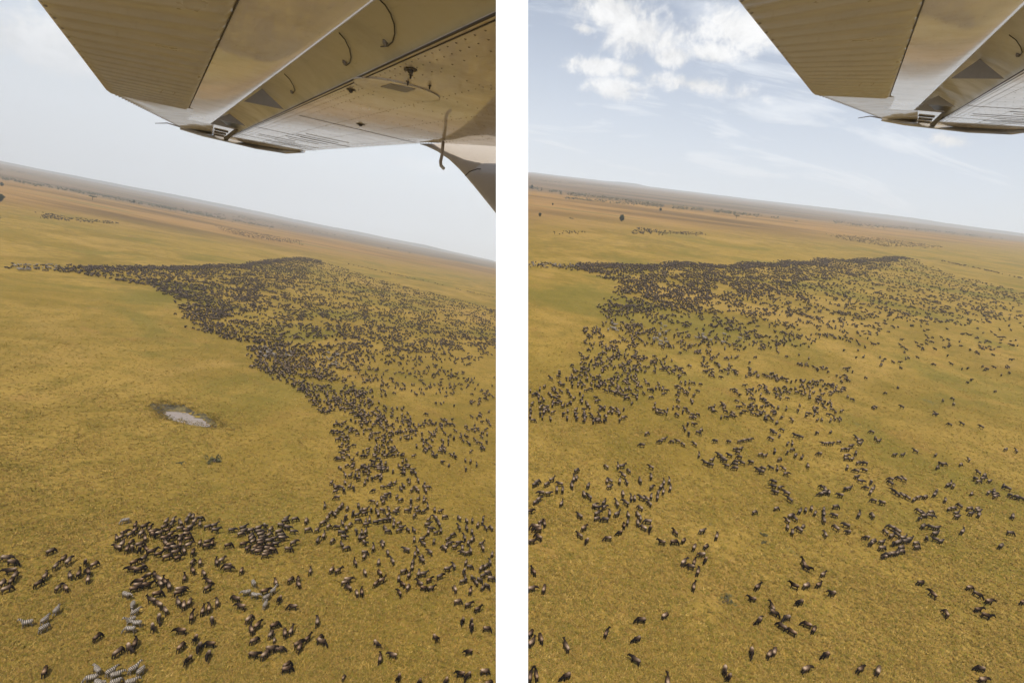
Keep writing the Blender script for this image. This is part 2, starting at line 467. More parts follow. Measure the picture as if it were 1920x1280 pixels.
def tube(pts, rad, seg=6):
    vs, fs = [], []
    pts = [np.array(p, float) for p in pts]
    for i, p in enumerate(pts):
        d = nrm(pts[min(i + 1, len(pts) - 1)] - pts[max(i - 1, 0)])
        a = nrm(np.cross(d, (0.0, 1.0, 0.13) if abs(d[1]) < 0.9 else (1.0, 0, 0))); b_ = np.cross(d, a)
        r = rad[i] if hasattr(rad, '__len__') else rad
        for k in range(seg):
            th = 2 * math.pi * k / seg
            vs.append(p + r * (a * math.cos(th) + b_ * math.sin(th)))
    for i in range(len(pts) - 1):
        for k in range(seg):
            fs.append((i * seg + k, i * seg + (k + 1) % seg, (i + 1) * seg + (k + 1) % seg, (i + 1) * seg + k))
    fs.append(tuple(range(seg))[::-1]); fs.append(tuple(range((len(pts) - 1) * seg, len(pts) * seg)))
    return vs, fs
def join(parts):
    vs, fs = [], []
    for v, f in parts:
        o = len(vs); vs += list(v); fs += [tuple(i + o for i in q) for q in f]
    return vs, fs
def tree(pl, u, v, wpx, kind, name, lab, group=None, cat='tree'):
    x, y = pl.at(u, v); k = pl.depth(x, y) / F
    w = wpx * k
    e = bpy.data.objects.new(name, None); col.objects.link(e)
    e.matrix_world = pl.M @ Matrix.Translation((x, y, relief(x, y, 1.7 if pl is PL else 5.1)))
    e.empty_display_size = 0.5
    tag(e, lab, cat, group)
    if kind == 'acacia':
        h = w * 0.75
        parts = [tube([(0, 0, -.3), (0.02 * w, 0, h * .45), (0, 0.02 * w, h * .62)], [w * .05, w * .035, w * .03])]
        cl = []
        for i in range(9):
            th = i * 2.4; r = w * 0.5 * math.sqrt((i + .3) / 9)
            parts.append(tube([(0, 0, h * .55), (r * .5 * math.cos(th), r * .5 * math.sin(th), h * .75), (r * math.cos(th), r * math.sin(th), h * .88)], [w * .02, w * .013, w * .006], 4))
            cl.append((r * math.cos(th), r * math.sin(th), h * (.88 + .06 * random.random()), w * .19, w * .07))
        me_c = leaf_cloud(cl, 60, w * .055)
    elif kind == 'round':
        h = w * 1.0
        parts = [tube([(0, 0, -.3), (0.03 * w, 0, h * .3), (0, 0, h * .55)], [w * .07, w * .05, w * .03])]
        cl = []
        for i in range(22):
            d = nrm(rng.normal(size=3)); r = w * .34 * rng.uniform(.3, 1) 
            cl.append((d[0] * r, d[1] * r, h * .55 + d[2] * h * .33, w * .19, w * .17))
            if i % 3 == 0: parts.append(tube([(0, 0, h * .3), (d[0] * r * .6, d[1] * r * .6, h * .5 + d[2] * h * .15)], [w * .03, w * .01], 4))
        me_c = leaf_cloud(cl, 70, w * .06, (0.03, 0.038, 0.016))
    else:                                                        # bush
        h = w * 0.42
        parts = [tube([(0, 0, -.2), (0, 0, h * .4)], [w * .05, w * .03])]
        cl = [(rng.normal() * .24 * w, rng.normal() * .24 * w, h * rng.uniform(.15, .4), w * .11, h * .2) for i in range(15)]
        for c_ in cl[:5]: parts.append(tube([(0, 0, h * .1), (c_[0], c_[1], c_[2])], [w * .025, w * .01], 4))
        me_c = leaf_cloud(cl, 22, w * .05, (0.075, 0.07, 0.024))
    link('trunk', mesh('trunk', *join(parts), smooth=True), mbark, e)
    link('crown', me_c, mleaf, e)
tree(PL, 173, 375, 10, 'acacia', 'acacia_tree', 'lone flat-topped acacia standing on the orange plain, left view')
tree(PL, 1, 378, 14, 'round', 'round_tree', 'dark round tree at the far left edge of the picture')
tree(PL, 3, 349, 7, 'round', 'round_tree', 'small dark tree above the round tree at the left edge')
tree(PL, 88, 350, 6, 'acacia', 'acacia_tree', 'small tree over the green line of bushes, left view')
tree(PL, 250, 381, 6, 'round', 'round_tree', 'small round tree right of the lone acacia, left view')
tree(PL, 728, 466, 5, 'bush', 'bush', 'larger of two specks of bush below the blue ridge, left view', cat='bush')
tree(PL, 768, 474, 4, 'bush', 'bush', 'smaller of two specks of bush below the blue ridge, left view', cat='bush')
tree(PL, 402, 866, 34, 'bush', 'bush', 'low dark green bush in the grass below the waterhole', cat='bush')
tree(PL, 340, 868, 12, 'bush', 'bush', 'tiny bush left of the low bush below the waterhole', cat='bush')
tree(PR, 1165, 415, 12, 'round', 'round_tree', 'dark round tree alone on the orange plain, right view')
tree(PR, 1012, 406, 7, 'round', 'round_tree', 'small dark tree near the white strip, right view')
tree(PR, 1036, 385, 4, 'round', 'round_tree', 'tiny tree above the small tree by the white strip')
tree(PR, 1070, 410, 8, 'bush', 'bush', 'low bush between the small tree and the round tree', cat='bush')
tree(PR, 1238, 396, 6, 'round', 'round_tree', 'small tree right of the dark round tree, right view')
tree(PR, 1380, 410, 9, 'acacia', 'acacia_tree', 'lone flat-topped acacia on the orange plain, right view')
tree(PR, 1352, 396, 5, 'acacia', 'acacia_tree', 'small tree above the lone acacia, right view')
tree(PR, 1493, 415, 6, 'bush', 'bush', 'small bush right of the acacia, right view', cat='bush')
tree(PR, 997, 354, 7, 'round', 'round_tree', 'tree on the far slope touching the white strip')
tree(PR, 1430, 1002, 16, 'bush', 'bush', 'upper of two low bushes in the grass, right view', cat='bush')
tree(PR, 1434, 1018, 14, 'bush', 'bush', 'lower of two low bushes in the grass, right view', cat='bush')
tree(PR, 1365, 1126, 26, 'bush', 'bush', 'flat green bush in the lower grass, right view', cat='bush')
tree(PR, 1450, 922, 8, 'bush', 'bush', 'tiny green bush in the middle grass, right view', cat='bush')

def bush_line(pl, lines, lab, seed):
    cl = []
    for (poly, n, hh, spread) in lines:
        seg = [math.dist(poly[i], poly[i + 1]) for i in range(len(poly) - 1)]; tot = sum(seg)
        for _ in range(n):
            s_ = rng.uniform(0, tot); i = 0
            while s_ > seg[i] and i < len(seg) - 1: s_ -= seg[i]; i += 1
            a = s_ / seg[i]; u = poly[i][0] * (1 - a) + poly[i + 1][0] * a; v = poly[i][1] * (1 - a) + poly[i + 1][1] * a
            if noise.noise((u / 23.0, seed, v / 40.0)) < -0.35: continue
            v += rng.normal() * spread
            x, y = pl.at(u, v)
            h = hh * rng.uniform(.5, 1.3)
            cl.append((x, y, h * .5 + relief(x, y, 1.7 if pl is PL else 5.1), h * rng.uniform(.5, 1.0), h * .55))
    me = leaf_cloud(cl, 14, 1.2, (0.085, 0.08, 0.042)); me.name = 'bushes'
    o = link('bushes', me, mleaf); o.matrix_world = pl.M
    tag(o, lab, 'bushes', kind='stuff')
bush_line(PL, [([(0, 334), (60, 345), (130, 357), (190, 367), (260, 381), (330, 394), (430, 412), (520, 428)], 700, 3.3, 1.3),
               ([(0, 318), (120, 335), (240, 356), (330, 372)], 150, 5, 0.7), ([(300, 388), (360, 398), (420, 404), (480, 414)], 140, 6, 1.2),
               ([(450, 406), (560, 428), (700, 455)], 140, 5, 1.0)], 'far line of green riverside bushes crossing the left plain', 2.2)
bush_line(PR, [([(990, 352), (1060, 363), (1150, 373), (1250, 388), (1370, 399), (1460, 409)], 700, 3.3, 1.4),
               ([(1060, 372), (1150, 380), (1260, 390)], 110, 4, 0.8), ([(990, 336), (1080, 345), (1170, 352)], 130, 5, 1.2),
               ([(1560, 416), (1620, 424), (1700, 428), (1780, 436), (1880, 446)], 460, 3.4, 1.5), ([(1330, 366), (1450, 384), (1560, 398)], 110, 4, 0.8)],
          'far line of green riverside bushes crossing the right plain', 6.6)

# ------------------------------------------------------------------ haze
mz = bpy.data.materials.new('haze'); mz.use_nodes = True; t = NT(mz.node_tree); t.n.clear()
pv = t.new('ShaderNodeVolumePrincipled'); pv.inputs['Color'].default_value = (0.92, 0.965, 1.0, 1); pv.inputs['Density'].default_value = 1.05e-4
pv.inputs['Anisotropy'].default_value = -0.28
ou = t.new('ShaderNodeOutputMaterial'); t.l.new(pv.outputs[0], ou.inputs['Volume'])
zs = []
for o in bpy.data.objects:
    if o.type == 'MESH' and o.name.startswith(('savanna', 'hills', 'white')):
        zs += [(o.matrix_world @ v.co).z for v in o.data.vertices]
z0, z1 = min(zs) - 1.0, max(zs) + 5.0
R_ = 21500.0
vs = [(sx * R_, sy * R_, z) for z in (z0, z1) for sx, sy in ((-1, -1), (1, -1), (1, 1), (-1, 1))]
fs = [(3, 2, 1, 0), (4, 5, 6, 7), (0, 1, 5, 4), (1, 2, 6, 5), (2, 3, 7, 6), (3, 0, 4, 7)]
HAZE_ON = True
hz = link('haze', mesh('haze', vs, fs), mz); tag(hz, 'pale dusty haze over the whole plain', 'haze', kind='stuff')

# ================================================================== aircraft wing overhead
WN = plane_n((400, 300), (700, 349))                 # underside of the wing
WH = 0.42                                            # eye to underside
def on_wing(u, v):
    p = P(u, v); return p * (WH / (WN @ p))
WA = on_wing(930, 30)
ws = nrm(on_wing(425, 260) - WA); wc = nrm(np.cross(WN, ws))
WM = np.stack([ws, wc, WN], 1)
def lo(u, v, z=0.0):
    """wing-frame point (span, chord, height) seen at a pixel, z over the underside"""
    p = P(u, v); C = -WA @ WM; d = p @ WM
    k = (z - C[2]) / d[2]; return C + d * k
HG0, HG1 = lo(440, 0), lo(345, 220)
fa = math.radians(8)
hd = nrm(HG1 - HG0); chd = np.array([-hd[1], hd[0], 0.0]); chd *= np.sign(chd[1])
fdn = chd * math.cos(fa) - np.array([0, 0, math.sin(fa)]); fnn = np.cross(hd, fdn); fnn *= np.sign(fnn[2])
FL0 = HG0 - np.array([0, 0, .02])
def lf(u, v):
    p = P(u, v); C = -WA @ WM; d = p @ WM
    return C + d * (((FL0 - C) @ fnn) / (d @ fnn))

def paint(name, colr, rough, coat, dirt=0.7, scale=1.0):
    m, t, b = mat(name); tc = t.new('ShaderNodeTexCoord').outputs['Object']
    mpn = t.new('ShaderNodeMapping'); t.l.new(tc, mpn.inputs[0]); mpn.inputs['Scale'].default_value = (1.0, 5.0, 1.0)
    n1 = t.noise(tc, 2.2 * scale, 6, 0.65, 0.4); n2 = t.noise(mpn.outputs[0], 9.0 * scale, 5, 0.7, 0.3)
    c = t.mix(t.mapr(n1, 0.45, 0.75, 0, dirt), (*colr, 1), tuple(x * .62 for x in colr) + (1,))
    c = t.mix(t.mapr(n2, 0.56, 0.74, 0, dirt * .9), c, (colr[0] * .5, colr[1] * .42, colr[2] * .34, 1))
    t.l.new(c, b.inputs['Base Color'])
    t.l.new(t.mapr(n1, 0.3, 0.8, rough * .7, rough * 1.6), b.inputs['Roughness'])
    b.inputs['Coat Weight'].default_value = coat; b.inputs['Coat Roughness'].default_value = 0.04; b.inputs['Coat IOR'].default_value = 1.6
    return m
MP = paint('cream_paint', (0.48, 0.385, 0.275), 0.38, 0.8)
MFL = paint('flap_paint', (0.36, 0.295, 0.205), 0.36, 0.5, 0.22)
MCV = paint('cove_paint', (0.40, 0.34, 0.22), 0.45, 0.1, 0.3)
MST = paint('strut_paint', (0.40, 0.345, 0.285), 0.4, 0.3, 0.3)
MDK, t, b = mat('dark_seam'); tc = t.new('ShaderNodeTexCoord').outputs['Object']
t.l.new(t.mix(t.noise(tc, 8, 3), (0.035, 0.026, 0.018, 1), (0.08, 0.06, 0.04, 1)), b.inputs['Base Color']); b.inputs['Roughness'].default_value = 0.7
MRV, t, b = mat('rivet_grime_shade'); tc = t.new('ShaderNodeTexCoord').outputs['Object']
t.l.new(t.mix(t.noise(tc, 3, 3), (0.10, 0.075, 0.05, 1), (0.26, 0.21, 0.15, 1)), b.inputs['Base Color']); b.inputs['Roughness'].default_value = 0.6  # brown of grime, with the shading round rivets painted in
MGP, t, b = mat('grey_placard'); tc = t.new('ShaderNodeTexCoord').outputs['Object']
t.l.new(t.mix(t.noise(tc, 30, 3), (0.16, 0.14, 0.12, 1), (0.22, 0.19, 0.16, 1)), b.inputs['Base Color']); b.inputs['Roughness'].default_value = 0.5

wing = bpy.data.objects.new('aircraft_wing', None); col.objects.link(wing)
mw4 = Matrix.Identity(4); BW = RW @ WM; ow = W(WA)
for i in range(3):
    for j in range(3): mw4[i][j] = BW[i, j]
    mw4[i][3] = ow[i]
wing.matrix_world = mw4
wing.empty_display_size = 0.2
tag(wing, 'cream aircraft wing with corrugated flap and strut above the left view', 'wing', 'wings overhead')
# plane of the white partition's face, in the wing frame (this wing ends there)
CUT_N = np.array([1.0, 0, 0]) @ WM; CUT_P = (np.array([-0.0308, 0, 0]) - WA) @ WM
def wpart(name, vs, fs, m, parent=None, smooth=False, cut=True, kind=None, label=None):
    me = mesh(name, vs, fs, smooth)
    bm = bmesh.new(); bm.from_mesh(me)
    if cut: bmesh.ops.bisect_plane(bm, geom=bm.verts[:] + bm.edges[:] + bm.faces[:], plane_co=CUT_P, plane_no=CUT_N, clear_outer=True)
    bmesh.ops.recalc_face_normals(bm, faces=bm.faces[:])
    bm.to_mesh(me); bm.free()
    if smooth: me.polygons.foreach_set('use_smooth', [True] * len(me.polygons))
    o = link(name, me, m, parent or wing)
    if kind: o['kind'] = kind
    if label: o['label'] = label
    return o
def lofted(rows):
    vs = [p for r in rows for p in r]; n = len(rows[0]); fs = []
    for i in range(len(rows) - 1):
        for j in range(n - 1):
            a = i * n + j; fs.append((a, a + 1, a + n + 1, a + n))
    return vs, fs
def prism(pts, thick, d=(0, 0, 1)):
    d = np.array(d, float); n = len(pts); pts = [np.array(p, float) for p in pts]
    vs = pts + [p + d * thick for p in pts]
    return vs, [tuple(range(n))[::-1], tuple(range(n, 2 * n))] + [(i, (i + 1) % n, (i + 1) % n + n, i + n) for i in range(n)]

# --- main wing body: underside, leading edge, upper skin
rows = []
for k in range(41):
    q = k / 40.0
    r0 = np.array([-1.2 + 11.83 * q, 0.0]); s1_ = -1.2 + 13.95 * q; r1 = np.array([s1_, -1.13 - 0.19 * q - 0.32 * max(0.0, 3.30 - s1_)])  # inboard leading edge carried further forward, out of view, to shade strut and fairing
    th = 0.20 - 0.09 * q
    row = []
    for (f_, z) in ((0.0, 0.012), (0.0, 0.0), (.1, 0), (.3, 0), (.55, 0), (.8, 0), (.93, .003), (.975, .014), (.995, .035), (1.0, .06), (.985, .1), (.93, .14), (.8, .17), (.5, 1.0 * th), (.2, .85 * th), (-.1, .7 * th)):
        p = r0 * (1 - f_) + r1 * f_
        row.append((p[0], p[1], z))
    rows.append(row)
vs, fs = lofted(rows)
n_r = len(rows[0]); fs.append(tuple((len(rows) - 1) * n_r + i for i in range(n_r))); fs.append(tuple(range(n_r))[::-1])
wbody = wpart('wing_body', vs, fs, MP, smooth=False)
me = wbody.data
for p_ in me.polygons: p_.use_smooth = abs(p_.normal.z) < 0.995 and p_.area < 0.3
# --- cove behind the rear edge, arched over the flap nose
def cove_z(c): return 0.012 + 0.125 * (max(0.0, c) / 0.32) ** 0.65
rows = []
for k in range(31):
    s_ = -1.2 + 9.6 * k / 30
    rows.append([(s_, c_, cove_z(c_)) for c_ in (0.0, .004, .02, .05, .09, .14, .2, .27, .34, .45)])
vs, fs = lofted(rows)
cove = wpart('flap_cove', vs, fs, MCV, smooth=True)
def on_cove(u, v, lift=0.006):
    z = 0.05
    for _ in range(12):
        q = lo(u, v, z); z = cove_z(q[1]) - lift
    return lo(u, v, z)
for arc, knob in (([(708, -4), (722, 10), (732, 26), (739, 46), (740, 64), (736, 79), (727, 87), (714, 88)], (722, 80)),
                  ([(636, 62), (647, 75), (655, 92), (658, 108), (656, 118), (650, 123), (645, 122)], (646, 117)),
                  ([(533, 139), (543, 149), (550, 161), (553, 170), (549, 176), (545, 175)], (547, 172))):
    pts = [on_cove(*a_) for a_ in arc]
    k_ = tube(pts, 0.0022, 5)
    fit = wpart('flap_track', *k_, MDK, cove, smooth=True)
    q = on_cove(*knob, 0.004)
    vv, ff = tube([q + np.array([0, 0, .012]), q - np.array([0, 0, .004]), q - np.array([0, 0, .010])], [.009, .009, .004], 8)
    wpart('bolt', vv, ff, MRV, cove, smooth=True)

# --- flap: smooth nose and corrugated skin
def hinge(s_): return FL0 + hd * ((s_ - FL0[0]) / hd[0])
NO0, NO1 = lo(712, 0, -.02), lo(400, 230, -.02)
nd_ = (NO1 - NO0) / (NO1[0] - NO0[0])
def nose(s_): return NO0 + nd_ * (s_ - NO0[0])
rows = []
for k in range(36):
    q = k / 35.0
    a = hinge(-0.3 + 6.58 * q); e = nose(-0.3 + 6.665 * q)
    row = []
    for f_ in (0, .08, .2, .35, .5, .65, .78, .88, .95, 1.0):
        p = a * (1 - f_) + e * f_; p = p + np.array([0, 0, -0.004 * math.sin(math.pi * f_) + 0.006 * f_ ** 12])
        row.append(p)
    for dc, dz in ((-.010, .010), (-.013, .024), (-.008, .038), (.02, .055), (.07, .066), (.16, .062)):
        row.append(e + np.array([0, dc, 0.006 + dz]))
    rows.append(row)
vs, fs = lofted(rows)
flap = wpart('flap', vs, fs, MP, smooth=True)
TE0, TEC, RI = lf(70, 0), lf(200, 170), lf(346, 203)
te_d = (TEC - TE0) / (TEC[0] - TE0[0])
def te(s_): return TE0 + te_d * (s_ - TE0[0])
rows = []
PER = 0.165; nsub = 14
s_lo = TEC[0] - PER * 21
for k in range(21 * nsub + 1):
    s_ = s_lo + PER * k / nsub
    e = te(s_); a = hinge(RI[0] + (s_ - TEC[0]) * 1.40)
    ph = (k % nsub) / nsub
    bead = math.exp(-((ph - .5) / .10) ** 2)
    sag = 0.004 * math.sin(2 * math.pi * ph)
    row = []
    for f_ in (0.0, .012, .04, .1, .3, .6, .85, .94, .985, 1.0):
        fade = min(1.0, f_ / .05, (1 - f_) / .06)
        row.append(e * (1 - f_) + a * f_ - fnn * (0.022 * bead + sag) * max(0.0, fade))
    rows.append(row)
vs, fs = lofted(rows)
skin = wpart('corrugated_skin', vs, fs, MFL, flap, smooth=True)
# upper skin and trailing edge strip of the flap
vs, fs = prism([te(s_lo), te(TEC[0]), hinge(RI[0]), hinge(RI[0] + (s_lo - TEC[0]) * 1.4)], 0.018, fnn)
vs = [v + fnn * .012 for v in vs]
wpart('flap_upper_skin', vs, fs, MFL, flap)
hs = [hinge(s_) + np.array([0, 0, -.0035]) for s_ in np.linspace(-.25, 6.2, 20)]
wpart('hinge_seam', *tube(hs, 0.0024, 5), MDK, flap, smooth=True)
# rivets along the flap's trailing edge
def dots(pts, r, nrmv=(0, 0, -1), h=0.0025, seg=6):
    vs, fs = [], []; nv = np.array(nrmv, float)
    a = nrm(np.cross(nv, (1, .2, 0.1))); b_ = np.cross(nv, a)
    for p in pts:
        p = np.array(p, float); o = len(vs)
        for k in range(seg):
            th = 2 * math.pi * k / seg; vs.append(p + r * (a * math.cos(th) + b_ * math.sin(th)) - nv * .001)
        vs.append(p + nv * h)
        fs += [(o + k, o + (k + 1) % seg, o + seg) for k in range(seg)]
    return vs, fs
tp = []
for s_ in np.arange(0.05, TEC[0], 0.055):
    e = te(s_); a = hinge(RI[0] + (s_ - TEC[0]) * 1.4); tp.append(e + (a - e) * .022 - fnn * .004)
wpart('rivets', *dots(tp, .0065, -fnn, .003), MRV, flap, kind='stuff')
# --- outboard control surface
ail = [TEC, RI, lf(345, 221), lf(401, 234), lf(400, 254), lf(337, 238)]
ail[1] = ail[1] + (NO1 - ail[2]) * .25; ail[2] = ail[2] + (NO1 - ail[2]) * .25
ail = [p + fnn * 0.002 for p in ail]
aileron = wpart('aileron', *prism(ail, 0.03, fnn), MFL)
tp = []
a_, b_ = ail[0], ail[5]
for q in np.linspace(0.03, .97, 40): tp.append(a_ * (1 - q) + b_ * q + (ail[2] - a_) * .01 - fnn * .003)
wpart('rivets', *dots(tp, .012, -fnn, .004), MRV, aileron, kind='stuff')
# ribbed outer end of the control surface with its dark gap
oc = [lo(401, 233), lo(443, 243), lo(422, 259), lo(400, 254)]
oc = [p - np.array([0, 0, .004]) for p in oc]
outer = wpart('outer_panel', *prism(oc, 0.02), MP, aileron)
for q in (.28, .52, .78):
    p0 = oc[0] * (1 - q) + oc[3] * q; p1 = oc[1] * (1 - q) + oc[2] * q
    p0, p1 = p0 * .94 + p1 * .06, p0 * .25 + p1 * .75
    wpart('slot', *tube([p0 - (0, 0, .006), p1 - (0, 0, .006)], 0.012, 5), MDK, aileron)
gp = [lo(441, 241.5), lo(447, 242), lo(427, 262), lo(419, 259)]
wpart('gap', *prism([p - np.array([0, 0, .012]) for p in gp], 0.004), MDK, aileron)
# --- hinge brackets standing in the cove
for (n0, g0, k_) in (((462, 190), (520, 203), .075), ((410, 223), (452, 234.5), .06), ((396, 231), (425, 238), .055)):
    p0 = lo(*n0); p1 = lo(*g0); pm = p0 * .55 + p1 * .45 + np.array([-.05, 0, k_ * 1.3])
    p1 = p1 + (p1 - p0) * .22; p0 = p0 + (p0 - p1) * .06
    p0 = p0 + np.array([0, 0, -.004]); p1 = p1 + np.array([0, 0, .002])
    wpart('hinge_bracket', *prism([p0, p1, pm], 0.03, (1, 0, 0)), MGP)
# --- drooped wing tip
up = [(338, 238), (380, 249), (421, 260.5), (470, 271), (520, 280), (572, 286)]
dn = [(337, 243), (380, 256), (425, 266.5), (480, 279.5), (537, 288.5), (566, 286.8)]
V1, V2, V3 = [], [], []
for (a_, d_) in zip(up, dn):
    p = lo(*a_); q = P(*d_)
    dep = -(WA + WM @ p)[2]
    cam_q = q * dep * 0.985; lq = (cam_q - WA) @ WM
    V1.append(((WA + WM @ p) * 0.985 - WA) @ WM); V2.append(lq); V3.append(p + np.array([.10, -.03, .05]))
rows = [[v1, v1 * .5 + v2 * .5 - np.array([.02, 0, .002]), v2, v2 * .5 + v3 * .5 + np.array([.04, 0, 0]), v3, v1] for v1, v2, v3 in zip(V1, V2, V3)]
vs, fs = lofted(rows)
tip = wpart('wing_tip', vs, fs, MFL, smooth=True)
a_, b_ = lo(337, 238), lo(290, 231.5)
wpart('static_wick', *tube([a_, a_ * .5 + b_ * .5 + (0, 0, .03), lo(291, 231.5)], [.012, .008, .005], 5), MDK, tip, smooth=True)

# --- underside details: seams, rivets, inspection cover, drains
def strip(p, q, w, z=-0.0025):
    p, q = np.array(p, float), np.array(q, float); d = nrm(q - p); sd = np.array([-d[1], d[0]]) * w / 2
    return [(*(p - sd), z), (*(p + sd), z), (*(q + sd), z), (*(q - sd), z)]
ri = []
for c_ in (-.035, -.075, -.13): ri += [(s_, c_, 0) for s_ in np.arange(-.9, 10.2, .06 if c_ != -.13 else .09)]
for c_ in (-.33, -.62, -.95, -1.08): ri += [(s_, c_ - .012 * s_, 0) for s_ in np.arange(-.9, 11.4, .065)]
for s_ in np.arange(-.6, 11.0, .42): ri += [(s_ + .16 * abs(c_), c_, 0) for c_ in np.arange(-.15, -1.1, -.055)]
wpart('rivets', *dots(ri, .0058, (0, 0, -1), .0028), MRV, wbody, kind='stuff')
for (p, q) in [((-.9, -.012), (10.5, -.012)), ((3.3, -.1), (3.5, -1.1)), ((5.6, -.02), (5.9, -1.1)),
               ((7.9, -.02), (8.4, -1.15))]:
    vs = strip(p, q, .004); wpart('panel_seam', *prism([np.array(v) for v in vs], .002), MDK, wbody)
for k in range(16):
    s_ = 5.1 + k * .36; c0 = -.12 - .5 * random.random(); L = .25 + .5 * random.random()
    vs = strip((s_, c0), (s_ + .17 * L, c0 - L), .010 + .012 * random.random()); wpart('grime_streak', *prism([np.array(v) for v in vs], .002), MDK if k % 2 else MRV, wbody)
dc = lo(745, 168)
def ring(c, r0, r1, z, seg=48):
    vs = []; fs = []
    for i in range(seg):
        th = 2 * math.pi * i / seg
        vs += [(c[0] + r0 * math.cos(th), c[1] + r0 * math.sin(th), z), (c[0] + r1 * math.cos(th), c[1] + r1 * math.sin(th), z)]
        fs.append((2 * i, 2 * i + 1, (2 * i + 3) % (2 * seg), (2 * i + 2) % (2 * seg)))
    return vs, fs
vs = [(dc[0] + .185 * math.cos(2 * math.pi * i / 48), dc[1] + .185 * math.sin(2 * math.pi * i / 48), -.004) for i in range(48)]
wpart('edge_seam', *tube([(s_, .004, .002) for s_ in np.linspace(-1.1, 10.5, 24)], .004, 5), MDK, wbody, smooth=True)
cover = wpart('inspection_cover', *prism(vs, .0045), MP, wbody)
wpart('cover_seam', *ring(dc, .184, .187, -.0048), MRV, wbody)
pl_ = [lo(714, 163.5, -.006), lo(733, 158, -.006), lo(779, 168, -.006), lo(761, 174.5, -.006)]
wpart('placard', *prism(pl_, .002), MGP, wbody)
for i, (u, v) in enumerate(((770, 130), (658, 168), (676, 233), (770, 140), (806, 160), (765, 153))):
    q = lo(u, v); r = (.022, .020, .03, .009, .008, .008)[i]
    vs = [(q[0] + r * (1.6 if i < 3 else 1) * math.cos(a_) * (1 + .25 * math.sin(3 * a_ + i)), q[1] + r * math.sin(a_), -.0032) for a_ in np.linspace(0, 2 * math.pi, 18, endpoint=False)]
    dr = wpart('drain_valve', *prism([np.array(x) for x in vs], .001), MDK, wbody)
    vv, ff = tube([(q[0], q[1], 0), (q[0], q[1], -.012), (q[0], q[1], -.016)], [r * .5, r * .45, r * .2], 8)
    wpart('drain_fitting', vv, ff, MDK, wbody, smooth=True)
# --- strut and its fairing, vent tube
def camp(u, v, d): return ((P(u, v) * d) - WA) @ WM
def section(c, du, dv, wid, th, seg=20):
    out = []
    for i in range(seg):
        a_ = 2 * math.pi * i / seg
        x = math.cos(a_); y = math.sin(a_)
        out.append(c + du * wid * x + dv * th * y * (0.75 + .25 * x))
    return out
right = np.array([1.0, 0, 0]) @ WM; cu = np.array([0, 1.0, 0]) @ WM; cz = np.array([0, 0, 1.0]) @ WM
e0, e1 = camp(874, 331, 4.34), camp(985, 468, 3.35)
ax0, ax1 = e0, e1
sd = nrm(ax1 - ax0); wdir = nrm(np.cross(sd, cz)); wdir *= np.sign(wdir @ right); tdir = np.cross(sd, wdir)
ax0, ax1 = e0 + wdir * .19, e1 + wdir * .19
strut_rows = []
for k in range(9):
    q = k / 8
    sec = section(ax0 * (1 - q) + ax1 * q, wdir, tdir, .19, .055); strut_rows.append(sec + [sec[0]])
vs, fs = lofted(strut_rows)
strut = wpart('strut', vs, fs, MST, smooth=True)
EDGE = [(786, 270, 4.66, .62), (800, 274.5, 4.62, .58), (820, 284, 4.58, .50), (842, 299, 4.50, .40), (860, 316, 4.42, .30), (872, 329, 4.35, .22), (884, 344, 4.28, .192)]
rows = []
for i, (u, v, d, hw) in enumerate(EDGE):
    e = i / (len(EDGE) - 1.0)
    w_ = nrm(right * (1 - e) + wdir * e); t_ = nrm(tdir * e + cz * (1 - e) * np.sign(tdir @ cz))
    sec = section(camp(u, v, d) + w_ * hw, w_, t_, hw, .03 + .03 * e + .05 * math.sin(math.pi * e)); rows.append(sec + [sec[0]])
vs, fs = lofted(rows)
fair = wpart('strut_fairing', vs, fs, MST, strut, smooth=True)
seam_p = [camp(u, v, 4.25) for u, v in ((872, 330), (880, 322), (895, 317), (930, 318))]
wpart('fairing_seam', *tube(seam_p, .004, 5), MDK, strut, smooth=True)
vt = lo(831, 268); vdep = -(WA + WM @ vt)[2] * .965
wpart('vent_tube', *tube([camp(831, 266, vdep), camp(829, 290, vdep * .995), camp(826, 303, vdep * .99), camp(827, 311, vdep * .985), camp(832, 316, vdep * .98)], .0125, 10), MST, smooth=True)

# --- the same wing again, as it hangs over the right view
RM = [[0.5570891548330261, -0.8272205302213882, 0.07319745861483182], [0.28133302997812804, 0.2709206778317773, 0.9205724917498329], [-0.7813471698360148, -0.4922480885726379, 0.3836514296673922]]
RT = [1.1984747498825588, 0.6675355965271526, -0.7039341931575339]
wing2 = wing.copy(); col.objects.link(wing2)
BW2 = RW @ np.array(RM); ow2 = W(RT); m2 = Matrix.Identity(4)
for i in range(3):
    for j in range(3): m2[i][j] = BW2[i, j]
    m2[i][3] = ow2[i]
wing2.matrix_world = m2
wing2['label'] = 'cream aircraft wing with corrugated flap at the top right of the right view'
SKIP = ('strut', 'vent_tube')
for ch in [o for o in bpy.data.objects if o.parent is wing]:
    if ch.name.split('.')[0] in SKIP: continue
    c2 = ch.copy(); col.objects.link(c2); c2.parent = wing2
    for g in [o for o in bpy.data.objects if o.parent is ch]:
        g2 = g.copy(); col.objects.link(g2); g2.parent = c2

